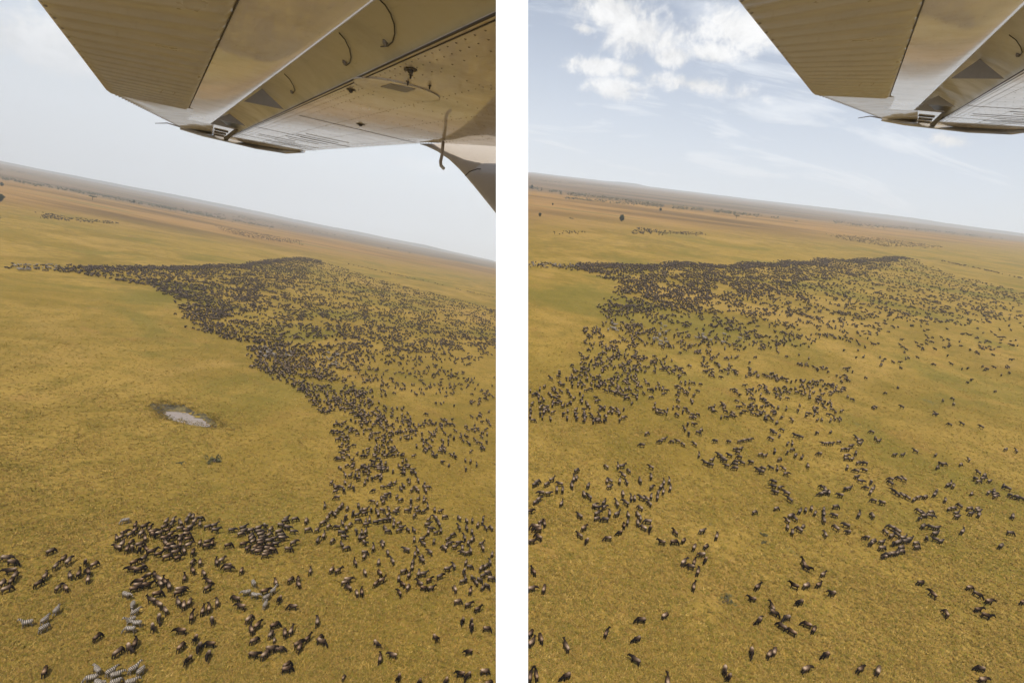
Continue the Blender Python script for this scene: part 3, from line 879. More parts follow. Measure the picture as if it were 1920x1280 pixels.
# ================================================================== animals
def rings(path, seg=10):
    """path: (x, y, z, half width, half height); closed tapering tube, rings square to the path"""
    pts = [np.array(p[:3], float) for p in path]; vs, fs = [], []
    for i, p in enumerate(path):
        d = nrm(pts[min(i + 1, len(pts) - 1)] - pts[max(i - 1, 0)])
        side = np.cross((0, 0, 1.0), d)
        side = nrm(side) if np.linalg.norm(side) > 0.15 else np.array([0, 1.0, 0])
        if abs(d[2]) > 0.6: side = np.array([0, 1.0, 0]); side = nrm(side - side.dot(d) * d)
        up_ = np.cross(d, side)
        for k in range(seg):
            th = 2 * math.pi * k / seg
            vs.append(pts[i] + side * p[3] * math.cos(th) + up_ * p[4] * math.sin(th))
    for i in range(len(path) - 1):
        for k in range(seg):
            fs.append((i * seg + k, i * seg + (k + 1) % seg, (i + 1) * seg + (k + 1) % seg, (i + 1) * seg + k))
    fs.append(tuple(range(seg))[::-1]); fs.append(tuple(range((len(path) - 1) * seg, len(path) * seg)))
    return vs, fs

def beast(kind, head, gait, turn, seed):
    """one body facing +x; returns parts [(verts, faces, colour fn)]"""
    r = random.Random(seed)
    zeb = kind == 'zebra'
    dark = (0.024, 0.015, 0.0095); body = (0.080, 0.050, 0.030); back = (0.42, 0.30, 0.205)  # back: pale saddle with the sun highlight painted into it
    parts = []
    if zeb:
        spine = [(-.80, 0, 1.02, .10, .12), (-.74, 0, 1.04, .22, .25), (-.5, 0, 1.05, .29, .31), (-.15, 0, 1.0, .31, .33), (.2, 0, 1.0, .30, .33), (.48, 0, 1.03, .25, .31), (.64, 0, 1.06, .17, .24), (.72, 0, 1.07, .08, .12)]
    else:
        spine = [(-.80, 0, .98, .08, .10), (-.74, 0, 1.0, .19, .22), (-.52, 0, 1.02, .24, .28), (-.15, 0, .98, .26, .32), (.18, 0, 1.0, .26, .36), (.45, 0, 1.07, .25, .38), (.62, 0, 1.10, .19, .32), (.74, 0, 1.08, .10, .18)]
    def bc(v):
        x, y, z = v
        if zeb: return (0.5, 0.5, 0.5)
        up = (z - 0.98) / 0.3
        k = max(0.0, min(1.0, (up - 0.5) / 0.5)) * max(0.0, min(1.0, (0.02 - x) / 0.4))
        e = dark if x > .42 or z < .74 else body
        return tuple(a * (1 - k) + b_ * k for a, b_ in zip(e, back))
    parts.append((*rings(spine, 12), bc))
    dk = (lambda v: (.5, .5, .5)) if zeb else (lambda v: dark)
    sy = math.sin(turn)
    if head == 'down':
        n0, n1, h0, h1 = (.55, 0, 1.12), (.98, .22 * sy, .74), (1.06, .30 * sy, .58), (1.22, .40 * sy, .14)
    elif head == 'up':
        n0, n1, h0, h1 = (.50, 0, 1.18), (.98, .22 * sy, 1.46 if not zeb else 1.60), (1.05, .28 * sy, 1.48 if not zeb else 1.66), (1.36, .42 * sy, 1.10 if not zeb else 1.34)
    else:
        n0, n1, h0, h1 = (.52, 0, 1.16), (1.02, .2 * sy, 1.20), (1.12, .26 * sy, 1.18), (1.42, .38 * sy, .82)
    n0, n1, h0, h1 = map(np.array, (n0, n1, h0, h1))
    parts.append((*rings([(*n0, .15, .27), (*(n0 * .5 + n1 * .5 + (0, 0, .02)), .13, .20), (*n1, .115, .155), (*(h0 * .7 + n1 * .3), .10, .13)], 10), dk))
    hv = h1 - h0
    parts.append((*rings([(*(h0 - hv * .16), .08, .09), (*h0, .115, .14), (*(h0 + hv * .4), .09, .105), (*(h0 + hv * .8), .075, .085), (*h1, .06, .06)], 10), dk))
    if not zeb:
        for s in (-1, 1):
            b0 = h0 - hv * .10
            parts.append((*rings([(b0[0], b0[1] + s * .05, b0[2] + .08, .045, .045), (b0[0] + .02, b0[1] + s * .22, b0[2] + .06, .035, .035), (b0[0] + .01, b0[1] + s * .30, b0[2] + .16, .028, .028), (b0[0] - .03, b0[1] + s * .22, b0[2] + .28, .018, .018)], 6), dk))
            parts.append((*rings([(b0[0] - .02, b0[1] + s * .06, b0[2] + .02, .03, .03), (b0[0] - .06, b0[1] + s * .2, b0[2] - .02, .03, .02)], 6), dk))
        # mane and beard
        parts.append((*rings([(*(n0 + (0, 0, .22)), .035, .07), (*(n0 * .5 + n1 * .5 + (0, 0, .22)), .03, .07), (*(n1 + (-.02, 0, .14)), .03, .05)], 6), dk))
        parts.append((*rings([(*(n0 * .6 + n1 * .4 - (0, 0, .2)), .03, .09), (*(n1 * .8 + h0 * .2 - (0.02, 0, .19)), .03, .10), (*(h0 + hv * .3 - (.07, 0, .1)), .02, .05)], 6), dk))
    else:
        for s in (-1, 1):
            b0 = h0 - hv * .12
            parts.append((*rings([(b0[0], b0[1] + s * .06, b0[2] + .05, .035, .03), (b0[0] - .04, b0[1] + s * .10, b0[2] + .2, .02, .02)], 6), dk))
        parts.append((*rings([(*(n0 + (0, 0, .20)), .03, .07), (*(n0 * .5 + n1 * .5 + (0, 0, .20)), .03, .08), (*(n1 + (-.02, 0, .15)), .03, .06)], 6), dk))
    # tail
    parts.append((*rings([(-.78, 0, 1.08, .03, .03), (-.88, .02, .95, .03, .03), (-.90, .04, .62, .035, .035), (-.88, .05, .36, .05, .05)], 6), dk))
    # legs
    for (x, s, ph) in ((.47, 1, 0), (.47, -1, math.pi), (-.56, 1, math.pi * .9), (-.56, -1, -.1 * math.pi)):
        sw = gait * math.sin(ph + seed) * .26; lift = max(0, gait * math.cos(ph + seed)) * .07
        y = s * (.145 if x > 0 else .14)
        if x > 0:
            pth = [(x, y, .98, .09, .13), (x + sw * .1, y, .72, .075, .10), (x + sw * .5, y, .42 + lift, .062, .068), (x + sw * .8 - lift, y, .14 + lift, .052, .056), (x + sw + .02, y, .0 + lift, .062, .07)]
        else:
            pth = [(x, y, 1.0, .13, .20), (x + .05 + sw * .15, y, .74, .10, .14), (x - .09 + sw * .5, y, .44 + lift, .065, .074), (x - .04 + sw * .85, y, .14 + lift, .052, .056), (x + sw, y, .0 + lift, .062, .07)]
        parts.append((*rings(pth, 8), dk))
    return parts

def solid(name, parts, voxel, tris, m, scale=1.0):
    """one continuous skin over all the parts, thinned to a triangle count, coloured by part"""
    vs, fs = join([(p[0], p[1]) for p in parts])
    cols = [p[2](v) for p in parts for v in p[0]]
    o = bpy.data.objects.new('tmp', mesh('tmp', vs, fs)); col.objects.link(o)
    md = o.modifiers.new('r', 'REMESH'); md.mode = 'VOXEL'; md.voxel_size = voxel
    sm = o.modifiers.new('s', 'SMOOTH'); sm.factor = 0.5; sm.iterations = 1
    dg = bpy.context.evaluated_depsgraph_get(); dg.update()
    n = len(o.evaluated_get(dg).data.polygons) * 2
    de = o.modifiers.new('d', 'DECIMATE'); de.ratio = min(1.0, tris / n); de.use_collapse_triangulate = True
    dg.update()
    me = bpy.data.meshes.new_from_object(o.evaluated_get(dg)); me.name = name
    bpy.data.objects.remove(o, do_unlink=True)
    kd = KDTree(len(vs))
    for i, v in enumerate(vs): kd.insert(v, i)
    kd.balance()
    cc = np.array([np.mean([cols[i] for (_, i, _) in kd.find_n(v.co, 3)], axis=0) for v in me.vertices])
    zmin = min(v.co.z for v in me.vertices)
    for v in me.vertices: v.co.z -= zmin
    for v in me.vertices: v.co.x *= 0.90; v.co.y *= 1.18 if 'zebra' in name else 1.1
    me.polygons.foreach_set('use_smooth', [True] * len(me.polygons)); me.update()
    vcol(me, 'tint', cc)
    me.materials.clear()
    if m: me.materials.append(m)
    return me

MWB, t, b = mat('wildebeest_coat')
a = t.new('ShaderNodeAttribute', attribute_name='tint').outputs['Color']
rnd = t.new('ShaderNodeObjectInfo').outputs['Random']
hs_ = t.new('ShaderNodeHueSaturation'); t.l.new(a, hs_.inputs['Color']); t.l.new(t.mapr(rnd, 0, 1, 0.7, 1.25, False), hs_.inputs['Value']); hs_.inputs['Saturation'].default_value = 1.0
tc = t.new('ShaderNodeTexCoord').outputs['Object']
sc_ = t.new('ShaderNodeVectorMath', operation='SCALE'); t.l.new(hs_.outputs[0], sc_.inputs[0]); t.l.new(t.mapr(t.noise(tc, 7, 3), .3, .7, .8, 1.2), sc_.inputs['Scale'])
gm = t.new('ShaderNodeGamma'); t.l.new(sc_.outputs[0], gm.inputs[0]); t.l.new(t.mapr(t.math('FRACT', t.math('MULTIPLY', rnd, 7.31)), 0, 1, 0.92, 1.4, False), gm.inputs[1])
t.l.new(gm.outputs[0], b.inputs['Base Color']); b.inputs['Roughness'].default_value = 0.9; b.inputs['Specular IOR Level'].default_value = 0.08
MHERD, t, b = mat('herd_coat')
t.l.new(t.new('ShaderNodeAttribute', attribute_name='tint').outputs['Color'], b.inputs['Base Color']); b.inputs['Roughness'].default_value = 0.6; b.inputs['Specular IOR Level'].default_value = 0.2
MZB, t, b = mat('zebra_coat')
tc = t.new('ShaderNodeTexCoord').outputs['Object']
sp = t.new('ShaderNodeSeparateXYZ'); t.l.new(tc, sp.inputs[0])
# stripes stand on the barrel and lean back over the rump
lean = t.math('MULTIPLY', t.math('MINIMUM', t.math('ADD', sp.outputs[0], .1), 0.0), t.math('MULTIPLY', t.math('SUBTRACT', 1.35, sp.outputs[2]), 1.4))
ph = t.math('ADD', t.math('ADD', sp.outputs[0], lean), t.math('MULTIPLY', t.math('SUBTRACT', t.noise(tc, 3, 2), .5), .16))
sn = t.math('SINE', t.math('MULTIPLY', ph, 26.0))
t.l.new(t.mix(t.mapr(sn, .05, .35), (0.045, 0.036, 0.028, 1), (0.34, 0.28, 0.215, 1)), b.inputs['Base Color']); b.inputs['Roughness'].default_value = 0.55

WB = {}
for hd_ in ('down', 'up', 'level'):
    for g_, (gait, sd_) in enumerate(((0.25, 1), (1.0, 2.3), (1.0, 4.1))):
        WB[(hd_, g_)] = beast('wildebeest', hd_, gait, (0.0, .7, -.7)[g_], sd_)
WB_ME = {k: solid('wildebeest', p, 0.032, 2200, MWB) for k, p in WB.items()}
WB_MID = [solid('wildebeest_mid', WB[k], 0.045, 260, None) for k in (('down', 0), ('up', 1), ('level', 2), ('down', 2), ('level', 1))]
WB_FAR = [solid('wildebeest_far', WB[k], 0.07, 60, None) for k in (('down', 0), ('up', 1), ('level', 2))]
ZB_ME = {h_: solid('zebra', beast('zebra', h_, .5, tn, sd_), 0.034, 2000, MZB) for h_, tn, sd_ in (('down', .4, 1.2), ('up', -.3, 2.2), ('level', 0.2, 3.0))}
ZB_FAR = solid('zebra', beast('zebra', 'level', .5, 0, 1.0), 0.07, 260, MZB)

# ================================================================== where each animal stands
# photo position of the body and the way the head points in the picture (0 right, 90 up)
SEEN_LEFT = """12 1044 0;24 1052 355;20 1068 190;28 1077 50;21 1086 55;4 1091 45;12 1101 20;95 1031 20;120 1044 40;128 1050 45;105 1058 45;85 1077 50;72 1091 30;109 1099 40;123 1099 130;131 1076 110;148 1073 55;160 1051 260;177 1055 25;165 1070 110;165 1083 80
254 982 55;271 985 20;253 992 40;233 996 20;219 1006 105;227 1004 35;244 999 25;265 998 45;281 988 50;272 1007 100;287 995 10;288 1001 330;298 998 15;220 1024 165;229 1018 45;246 1014 35;262 1018 15;240 1027 60;247 1026 300;262 1028 260;274 1027 135;285 1032 10;298 1036 10;313 1042 15;334 1043 20;312 975 40;325 972 50;322 980 45;308 985 25;314 992 20;338 988 5;338 979 130;320 999 30;350 992 350;350 974 60;355 965 50;362 967 70;375 969 0;365 976 40;357 986 20;375 980 80;350 998 5;353 1008 10;310 1007 0;322 1006 15;337 1008 60;338 1003 10;310 1016 120;319 1019 10;338 1019 80;354 1019 20;314 1027 355;327 1024 0;329 1033 10;345 1030 110;362 1033 60;375 1015 60;391 1014 10;388 1022 355;397 1016 60;391 985 10;400 983 10;404 992 355;428 1020 10
269 1044 30;252 1052 20;248 1064 180;260 1065 5;269 1061 130;276 1077 210;290 1075 105;260 1087 190;262 1095 5;273 1095 0;252 1101 10;299 1084 150;301 1091 130;307 1088 130;317 1097 100;295 1111 10;346 1081 75;338 1103 5;335 1109 10;361 1051 50;375 1052 90;361 1067 120;382 1072 130;391 1088 150;390 1100 30;406 1052 110;416 1047 30;428 1063 0;426 1058 190
435 991 5;456 987 10;452 998 15;457 994 10;470 992 5;485 988 15;486 994 0;497 984 300;508 990 40;537 970 20;534 975 10;553 971 5;527 983 345;539 987 340;550 994 355;523 995 10;470 1002 40;472 1008 40;489 1000 10;492 1006 10;505 1000 30;514 1007 10;527 1002 0;529 1007 355;474 1012 30;488 1011 10;489 1016 5;505 1012 5;510 1019 350;515 1018 0;480 1022 20;465 1026 40;477 1028 20;489 1026 10;485 1032 5;502 1026 350;500 1032 10;498 1038 5;510 1028 350;457 1018 5;550 1016 20;541 1027 355;574 975 60;577 991 10;595 991 25;605 979 20;616 985 40;614 969 50;607 1003 60;596 1011 60;623 1012 40;453 1067 60;582 1068 70;545 1085 35;559 1084 90;559 1093 130;517 1089 110;622 1066 45;634 1068 25
182 1191 40;84 1255 65;221 1220 35;284 1122 170;298 1130 150;310 1141 125;334 1127 120;345 1132 85;355 1127 60;407 1127 90;381 1142 70;391 1138 85;359 1155 80;398 1160 280;298 1156 260;286 1173 270;339 1180 180;367 1194 250;339 1210 45;373 1211 240;394 1205 180;390 1225 240;353 1234 225;244 1210 290;251 1205 65;442 1120 165;452 1134 170;497 1106 10;524 1121 235;549 1135 180;467 1158 40;480 1172 40;474 1176 110;515 1170 20;508 1186 55;515 1194 80;534 1184 95;546 1180 60;595 1163 85;477 1198 25;577 1194 40;559 1204 30;562 1211 60;600 1194 50;603 1200 340;476 1225 355;497 1225 40;512 1214 0;521 1214 355;538 1245 30;538 1250 10;645 1264 60
609 946 80;620 961 30;627 962 140;631 957 45;637 950 40;641 946 60;651 951 60;672 946 100;662 960 250;670 963 10;679 954 40;684 954 10;683 960 10;696 954 270;648 968 240;671 974 0;686 974 70;693 972 80;687 981 0;707 958 140;709 962 90;717 955 340;729 953 120;741 958 340;745 953 20;763 955 350;770 949 80;642 979 130;632 986 180;656 982 45;649 989 100;715 974 0;705 977 0;724 973 0;728 963 30;732 969 90;739 974 110;738 982 85;748 979 20;748 992 10;753 986 350;722 988 140;727 994 355;765 991 140;776 992 140;668 993 300;679 996 80;685 995 60;674 1006 80;682 1006 10;684 1015 320;640 997 350;645 1004 345;641 1019 130;649 1026 10;700 1026 80;684 1033 350;683 1041 60;718 1015 140;717 1019 120;727 1034 110;762 1029 170;666 1053 125;710 1052 80;736 1050 130;684 1071 120;712 1072 135;716 1086 20;705 1092 40;652 1085 0;647 1089 10;654 1099 150;669 1109 110;678 1108 100;757 1069 10;767 1076 60;748 1081 80;755 1093 150;765 1099 60;749 1109 130
781 951 20;784 957 0;777 965 50;795 956 20;802 948 90;815 954 100;826 956 10;816 968 150;820 974 140;823 981 130;834 967 0;804 972 30;802 982 0;808 989 340;803 996 80;818 996 10;827 993 70;861 970 140;875 974 130;886 974 100;906 970 80;905 977 60;896 983 70;911 988 140;921 988 140;861 988 130;875 989 120;885 995 100;849 1001 20;840 1009 20;844 1016 10;860 1016 0;853 1023 5;833 1026 150;838 1020 60;871 1007 120;885 1010 60;888 1006 110;878 1016 70;903 1017 10;905 1026 120;867 1026 90;867 1033 170;877 1034 10;882 1031 110;923 1037 70;777 1009 80;792 1009 10;794 1017 160;814 1013 70;783 1030 120;778 1037 90;806 1033 150;790 1043 50;791 1048 150;774 1052 60;773 1061 80;785 1074 70;794 1074 0;839 1065 0;851 1060 120;805 1085 25;825 1079 20;787 1092 150;795 1100 350;809 1100 10;853 1102 120;882 1106 75;874 1052 60;881 1060 350;902 1064 50;911 1060 30;919 1052 110;914 1071 0;906 1077 10;921 1083 350;870 1069 240;873 1082 110;868 1088 10;886 1081 300;893 1090 130;900 1085 330;906 1099 40;913 1096 330
858 1126 10;878 1132 15;896 1140 20;867 1162 240;885 1174 260;884 1162 250;913 1176 355;817 1193 310;706 1203 310;713 1232 80;737 1225 170;879 1219 190;748 1267 250;786 1276 240;836 1274 240;866 1261 180;875 1263 220;909 1256 0;916 1278 20"""
SEEN_RIGHT = """1003 906 25;1007 902 20;1035 897 15;1025 906 25;1050 905 175;1044 916 95;1055 917 80;1015 922 180;1028 923 0;1004 939 30;1011 933 25;1053 942 50;1081 881 25;1081 894 70;1076 897 80;1072 909 110;1103 909 55;1137 873 150;1159 873 90;1167 872 0;1179 881 140;1221 874 160;1169 890 150;1221 892 100;1200 900 120;1138 900 100;1144 899 150;1162 901 90;1175 902 130;1143 911 10;1222 912 30;1095 925 120;1105 930 140;1168 924 110;1184 932 100;1190 932 100;1205 932 160;1212 933 150;1221 929 90;1218 942 140;1115 945 20;1120 949 340;1133 940 45;1133 949 20;1157 943 120;1174 941 150;1201 950 150;1120 961 20;1119 970 10;1087 965 150;1143 961 90;1135 972 180;1157 962 20;1178 963 120;1177 977 80;1170 983 100;1197 964 130;1200 968 100;1196 978 100;1215 976 175;1207 987 150;1219 989 240;1015 977 30;1013 983 80;1020 979 100;1003 985 175;1008 991 180;1010 1005 150;998 1012 0;1095 988 30;1087 1001 150;1100 1011 225;1162 996 200;1140 1007 180;994 956 0
1238 826 190;1245 822 0;1260 826 180;1271 825 170;1281 831 150;1303 831 150;1341 825 180;1367 826 180;1387 826 0;1397 824 0;1407 822 0;1446 821 160;1311 852 80;1323 866 160;1335 861 10;1333 870 175;1349 852 160;1355 857 165;1359 861 175;1368 852 170;1379 840 0;1389 840 10;1383 846 180;1387 855 175;1380 863 180;1392 866 160;1363 871 175;1379 869 175;1379 876 180;1408 865 180;1427 850 0;1434 852 0;1453 845 100;1421 878 170;1431 876 170;1428 883 180;1446 875 170;1458 877 100;1451 901 170;1451 910 180;1455 921 175;1245 903 90;1240 911 45;1255 900 85;1257 914 80;1244 920 80;1234 923 70;1233 931 85;1415 958 20;1456 951 10
1266 996 140;1317 994 10;1344 1004 70;1241 1014 170;1264 1014 0;1282 1011 40;1302 1024 60;1324 1022 30;1316 1037 180;1323 1047 235;1282 1052 40;1302 1052 70;1295 1060 170;1309 1070 70;1301 1098 85;1421 1098 30;1411 1120 175;1449 1138 120
1448 806 180;1453 810 170;1467 804 160;1462 815 70;1492 815 170;1502 818 170;1532 810 190;1558 808 30;1635 808 170;1477 830 60;1486 830 100;1486 841 0;1477 846 250;1492 852 30;1504 856 40;1537 849 180;1453 845 90;1462 860 10;1544 829 180;1552 830 0;1560 830 0;1573 827 0;1607 821 150;1611 824 0;1613 830 0;1642 820 130;1648 825 0;1596 835 0;1581 841 0;1590 841 0;1605 848 110;1587 853 0;1587 858 0;1598 859 10;1609 866 10;1622 867 170;1589 875 80;1606 881 170;1621 880 170;1607 892 0;1614 900 340;1634 902 280;1515 872 120;1470 877 150;1474 886 0;1463 912 10;1475 923 160;1481 935 150;1543 912 150;1548 917 110;1554 921 100;1539 924 190;1547 922 0;1593 913 0;1586 915 190;1576 927 180;1625 912 170;1637 915 20;1633 921 60;1639 936 170;1654 941 175;1671 896 170;1670 904 150;1678 851 0;1679 920 150;1500 957 45;1511 954 95;1522 951 100;1529 960 60;1545 953 80;1545 962 90;1545 974 110;1567 948 0;1565 964 170;1611 964 60;1636 965 130;1482 966 20;1491 970 140;1477 974 140
1477 986 105;1486 996 95;1499 991 150;1506 985 50;1568 988 145;1587 983 165;1591 995 190;1548 1000 120;1626 1005 180;1661 995 140;1672 987 160;1672 1003 20;1638 1012 10;1634 1017 220;1654 1014 0;1654 1026 0;1664 1037 180;1675 1036 0;1659 1041 185;1678 1017 190;1508 1055 120;1512 1061 320;1544 1074 25;1490 1096 160;1512 1096 20;1536 1094 25;1561 1110 190
1717 844 160;1693 851 0;1755 851 30;1817 860 130;1886 841 10;1906 844 140;1764 868 175;1771 868 0;1758 875 30;1802 869 25;1835 884 150;1846 890 30;1829 896 180;1843 896 0;1835 901 0;1856 900 0;1688 895 160;1694 896 150;1783 906 60;1777 908 30;1788 910 60;1883 909 130;1890 914 160;1756 920 45;1753 926 30;1773 936 80;1684 923 150;1691 926 150;1700 930 150;1714 935 50;1722 931 5;1735 930 10;1854 922 40;1864 919 100;1866 924 0;1867 929 0;1822 924 40;1894 926 180;1905 930 180;1915 933 170;1780 952 30;1788 951 0;1800 946 150;1818 952 0;1833 952 10;1836 956 0;1821 961 0;1836 964 60;1726 958 150;1732 961 150;1746 958 0;1733 965 0;1745 965 340;1725 970 190;1794 960 0;1795 967 0;1899 967 100;1731 985 30;1745 986 170;1757 988 0;1754 999 0;1738 1007 270;1764 1012 5;1755 1009 170;1805 995 40;1895 997 350;1683 993 150;1688 1003 150;1698 1013 0;1718 1016 0;1690 1004 0;1703 1009 0;1685 1015 10;1720 1024 0;1690 1025 10;1682 1035 20;1690 1032 0;1877 1022 30
1727 1090 0;1750 1112 140;1819 1099 0;1834 1112 330;1855 1125 0;1835 1140 0;1850 1152 340;1775 1148 120;1919 1126 20;1500 1127 200;1452 1145 330;1475 1156 190;1467 1172 150;1485 1182 150;1515 1169 160;1526 1177 60;1451 1220 70;1549 1225 200;1512 1252 20;1614 1252 30;1647 1255 75;1839 1250 170;1844 1271 5
1000 1069 130;997 1101 10;1020 1102 70;995 1185 50;997 1202 45;1014 1194 110;1062 1210 120;1137 1184 65;1202 1160 180;1247 1151 30;1195 1195 205;1192 1235 150;995 1265 80;1005 1263 100;1062 1265 210;1410 1220 270;1445 1223 55;1360 1255 260;1367 1265 240;1252 1275 90;1424 1160 220;1426 1154 30"""
ZEBRAS = """235 973 190;476 1091 300;466 1109 190;480 1113 350;510 1107 40;498 1127 60;497 1117 30
55 1164 190;80 1161 40;83 1172 30;106 1141 50;237 1112 340;249 1132 250;252 1148 30;249 1157 200;252 1165 180;246 1174 180
178 1267 190;187 1253 130;200 1274 340;202 1257 30;228 1263 15;214 1271 20;251 1259 45;245 1269 15;242 1254 30"""
def parse(s): return [tuple(float(x) for x in e.split()) for e in s.replace('\n', ';').split(';') if e.strip()]

def stand(pl, u, v, ang):
    x, y = pl.at(u, v, 0.85)
    e = 5.0; a = math.radians(ang)
    x2, y2 = pl.at(u + e * math.cos(a), v - e * math.sin(a), 0.85)
    return [x, y, math.atan2(y2 - y, x2 - x)]
near = []
for pl, txt in ((PL, SEEN_LEFT), (PR, SEEN_RIGHT)):
    for (u, v, a) in parse(txt):
        x, y, h = stand(pl, u, v, a); near.append(dict(pl=pl, u=u, v=v, x=x, y=y, h=h, k=pl.depth(x, y)))
zeb = [dict(pl=PL, u=u, v=v, **dict(zip(('x', 'y', 'h'), stand(PL, u, v, a)))) for (u, v, a) in parse(ZEBRAS)]
# nobody stands inside a neighbour
allb = near + zeb
for _ in range(30):
    for i in range(len(allb)):
        A_ = allb[i]
        for j in range(i + 1, len(allb)):
            B_ = allb[j]
            if B_['pl'] is not A_['pl']: continue
            dx, dy = B_['x'] - A_['x'], B_['y'] - A_['y']
            if abs(dx) > 1.7 or abs(dy) > 1.7: continue
            d = math.hypot(dx, dy) or 1e-3
            along = abs(math.cos(math.atan2(dy, dx) - A_['h']))
            need = 0.52 + 0.5 * along if 'k' in A_ else 0.85 + .8 * along
            if d < need:
                s_ = (need - d) * .5 / d
                A_['x'] -= dx * s_; A_['y'] -= dy * s_; B_['x'] += dx * s_; B_['y'] += dy * s_
near.sort(key=lambda a: a['k'])
single, spare = near[:300], near[300:]

REGIONS = [
 (0, 1025, 47, 1112, 'the small file at the left edge'),
 (47, 1020, 200, 1115, "the loose string left of the packed bunch"),
 (200, 950, 300, 1040, "the packed bunch's left half under the zebra"),
 (300, 950, 412, 1046, "the packed bunch's right half under the zebra"),
 (412, 960, 566, 1046, "the tight dark bunch in mid left view"),
 (200, 1040, 322, 1116, 'the group just below the packed bunch'),
 (322, 1040, 460, 1116, 'the scattered group right of the zebra line'),
 (460, 1046, 640, 1140, 'the few beside the grey zebra group'),
 (270, 1116, 325, 1180, 'the curved file right of the zebra line'),
 (322, 1116, 460, 1165, 'the loose group right of the curved file'),
 (270, 1165, 420, 1260, "the scattered grazers in the lower left view"),
 (0, 1180, 270, 1280, 'the stragglers near the bottom zebras'),
 (440, 1140, 640, 1260, 'the group under the grey zebras'),
 (566, 960, 660, 1046, 'the thin stream beside the dark bunch'),
 (640, 1046, 700, 1120, "the small ring low in the left view"),
 (700, 1046, 830, 1120, 'the cluster right of the small ring'),
 (830, 1046, 930, 1120, 'the crowd beside the white strip'),
 (660, 960, 770, 1046, 'the stream right of the dark bunch'),
 (770, 960, 930, 1046, "the upper crowd left of the white strip"),
 (640, 1120, 930, 1280, "the spread-out few at lower right, left view"),
 (990, 1140, 1110, 1280, "the few at bottom left of right view"),
 (1110, 1140, 1380, 1280, 'the spread-out few low in the right view'),
 (1380, 1080, 1470, 1280, 'the loose group low in mid right view'),
 (1440, 1140, 1700, 1280, "the scattered grazers at the right bottom"),
 (1470, 1040, 1600, 1140, "the short row in mid right view"),
 (1700, 1060, 1920, 1280, "the file at lower right, right view"),
 (1600, 975, 1780, 1060, 'the dark bunch in the right view'),
 (1220, 980, 1380, 1110, "the ragged cluster left of mid right view"),
 (990, 960, 1220, 1120, 'the band just right of the white strip'),
 (1440, 940, 1600, 1040, 'the ring of grazers in mid right view'),
 (1600, 900, 1920, 1060, 'the groups along the right edge'),
 (0, 0, 930, 1280, 'the nearer herd of the left view'),
 (930, 0, 1920, 1280, 'the nearer herd of the right view')]
def facing(h):
    d = math.degrees(h) % 360
    return ['walking right', 'walking away', 'walking away', 'walking away', 'walking left', 'coming nearer', 'coming nearer', 'coming nearer'][int((d + 22.5) // 45) % 8]
def nth(n):
    w = ['first', 'second', 'third', 'fourth', 'fifth', 'sixth', 'seventh', 'eighth', 'ninth', 'tenth', 'eleventh', 'twelfth']
    return w[n - 1] if n <= 12 else '%d%s' % (n, 'th' if 10 < n % 100 < 14 else {1: 'st', 2: 'nd', 3: 'rd'}.get(n % 10, 'th'))
for a in single:
    a['pu'], a['pv'] = a['pl'].pix(a['x'], a['y'], .8)
    a['reg'] = next(i for i, r in enumerate(REGIONS) if r[0] <= a['u'] < r[2] and r[1] <= a['v'] < r[3])
rg = random.Random(3)
for i in range(len(REGIONS)):
    grp = sorted([a for a in single if a['reg'] == i], key=lambda a: a['pu'])
    for n, a in enumerate(grp): a['nth'] = nth(n + 1) if len(grp) > 1 else 'only one'
CALF = {(515, 1194), (645, 1264), (1877, 1022), (1426, 1154)}
for a in single:
    hd_ = rg.choices(('down', 'up', 'level'), (.45, .2, .35))[0]; g_ = rg.randrange(3)
    if hd_ == 'down': g_ = rg.choice((0, 0, 1, 2))
    calf = (int(a['u']), int(a['v'])) in CALF
    o = link('wildebeest', WB_ME[(hd_, g_)])
    s_ = (0.52 if calf else rg.uniform(.76, .90))
    o.matrix_world = a['pl'].M @ Matrix.Translation((a['x'], a['y'], -.02)) @ Matrix.Rotation(a['h'], 4, 'Z') @ Matrix.Scale(s_, 4)
    act = {'down': 'grazing, head down', 'up': 'head raised', 'level': 'head level'}[hd_]
    fc = facing(a['h'])
    if hd_ == 'down': fc = 'grazing'
    pos = ('%s from left in %s' % (a['nth'], REGIONS[a['reg']][4])) if a['nth'] != 'only one' else 'the only one of ' + REGIONS[a['reg']][4]
    lab = '%s %s, %s' % ('wildebeest calf' if calf else 'wildebeest', fc, pos)
    tag(o, lab, 'wildebeest', 'wildebeest of the near herd')
ZREG = [((0, 960, 300, 990), 'lone zebra above the packed wildebeest bunch'), ((440, 1080, 530, 1135), 'the grey dusty zebra group'), ((0, 1130, 120, 1185), 'the zebra group at lower left'),
        ((225, 1100, 262, 1185), 'the upright line of zebras'), ((150, 1240, 270, 1280), 'the packed zebras at the bottom edge')]
for i, (bx_, ph_) in enumerate(ZREG):
    grp = [z for z in zeb if bx_[0] <= z['u'] <= bx_[2] and bx_[1] <= z['v'] <= bx_[3]]
    vert = i == 3
    grp.sort(key=lambda z: z['v'] if vert else z['u'])
    for n, z in enumerate(grp):
        key = ('down', 'level', 'up', 'level')[(n + i) % 4]
        o = link('zebra', ZB_ME[key])
        o.matrix_world = z['pl'].M @ Matrix.Translation((z['x'], z['y'], -.02)) @ Matrix.Rotation(z['h'], 4, 'Z') @ Matrix.Scale(0.80, 4)
        tag(o, ph_ if len(grp) == 1 else 'striped zebra, %s from %s in %s' % (nth(n + 1), 'top' if vert else 'left', ph_), 'zebra', 'zebras near the herd')

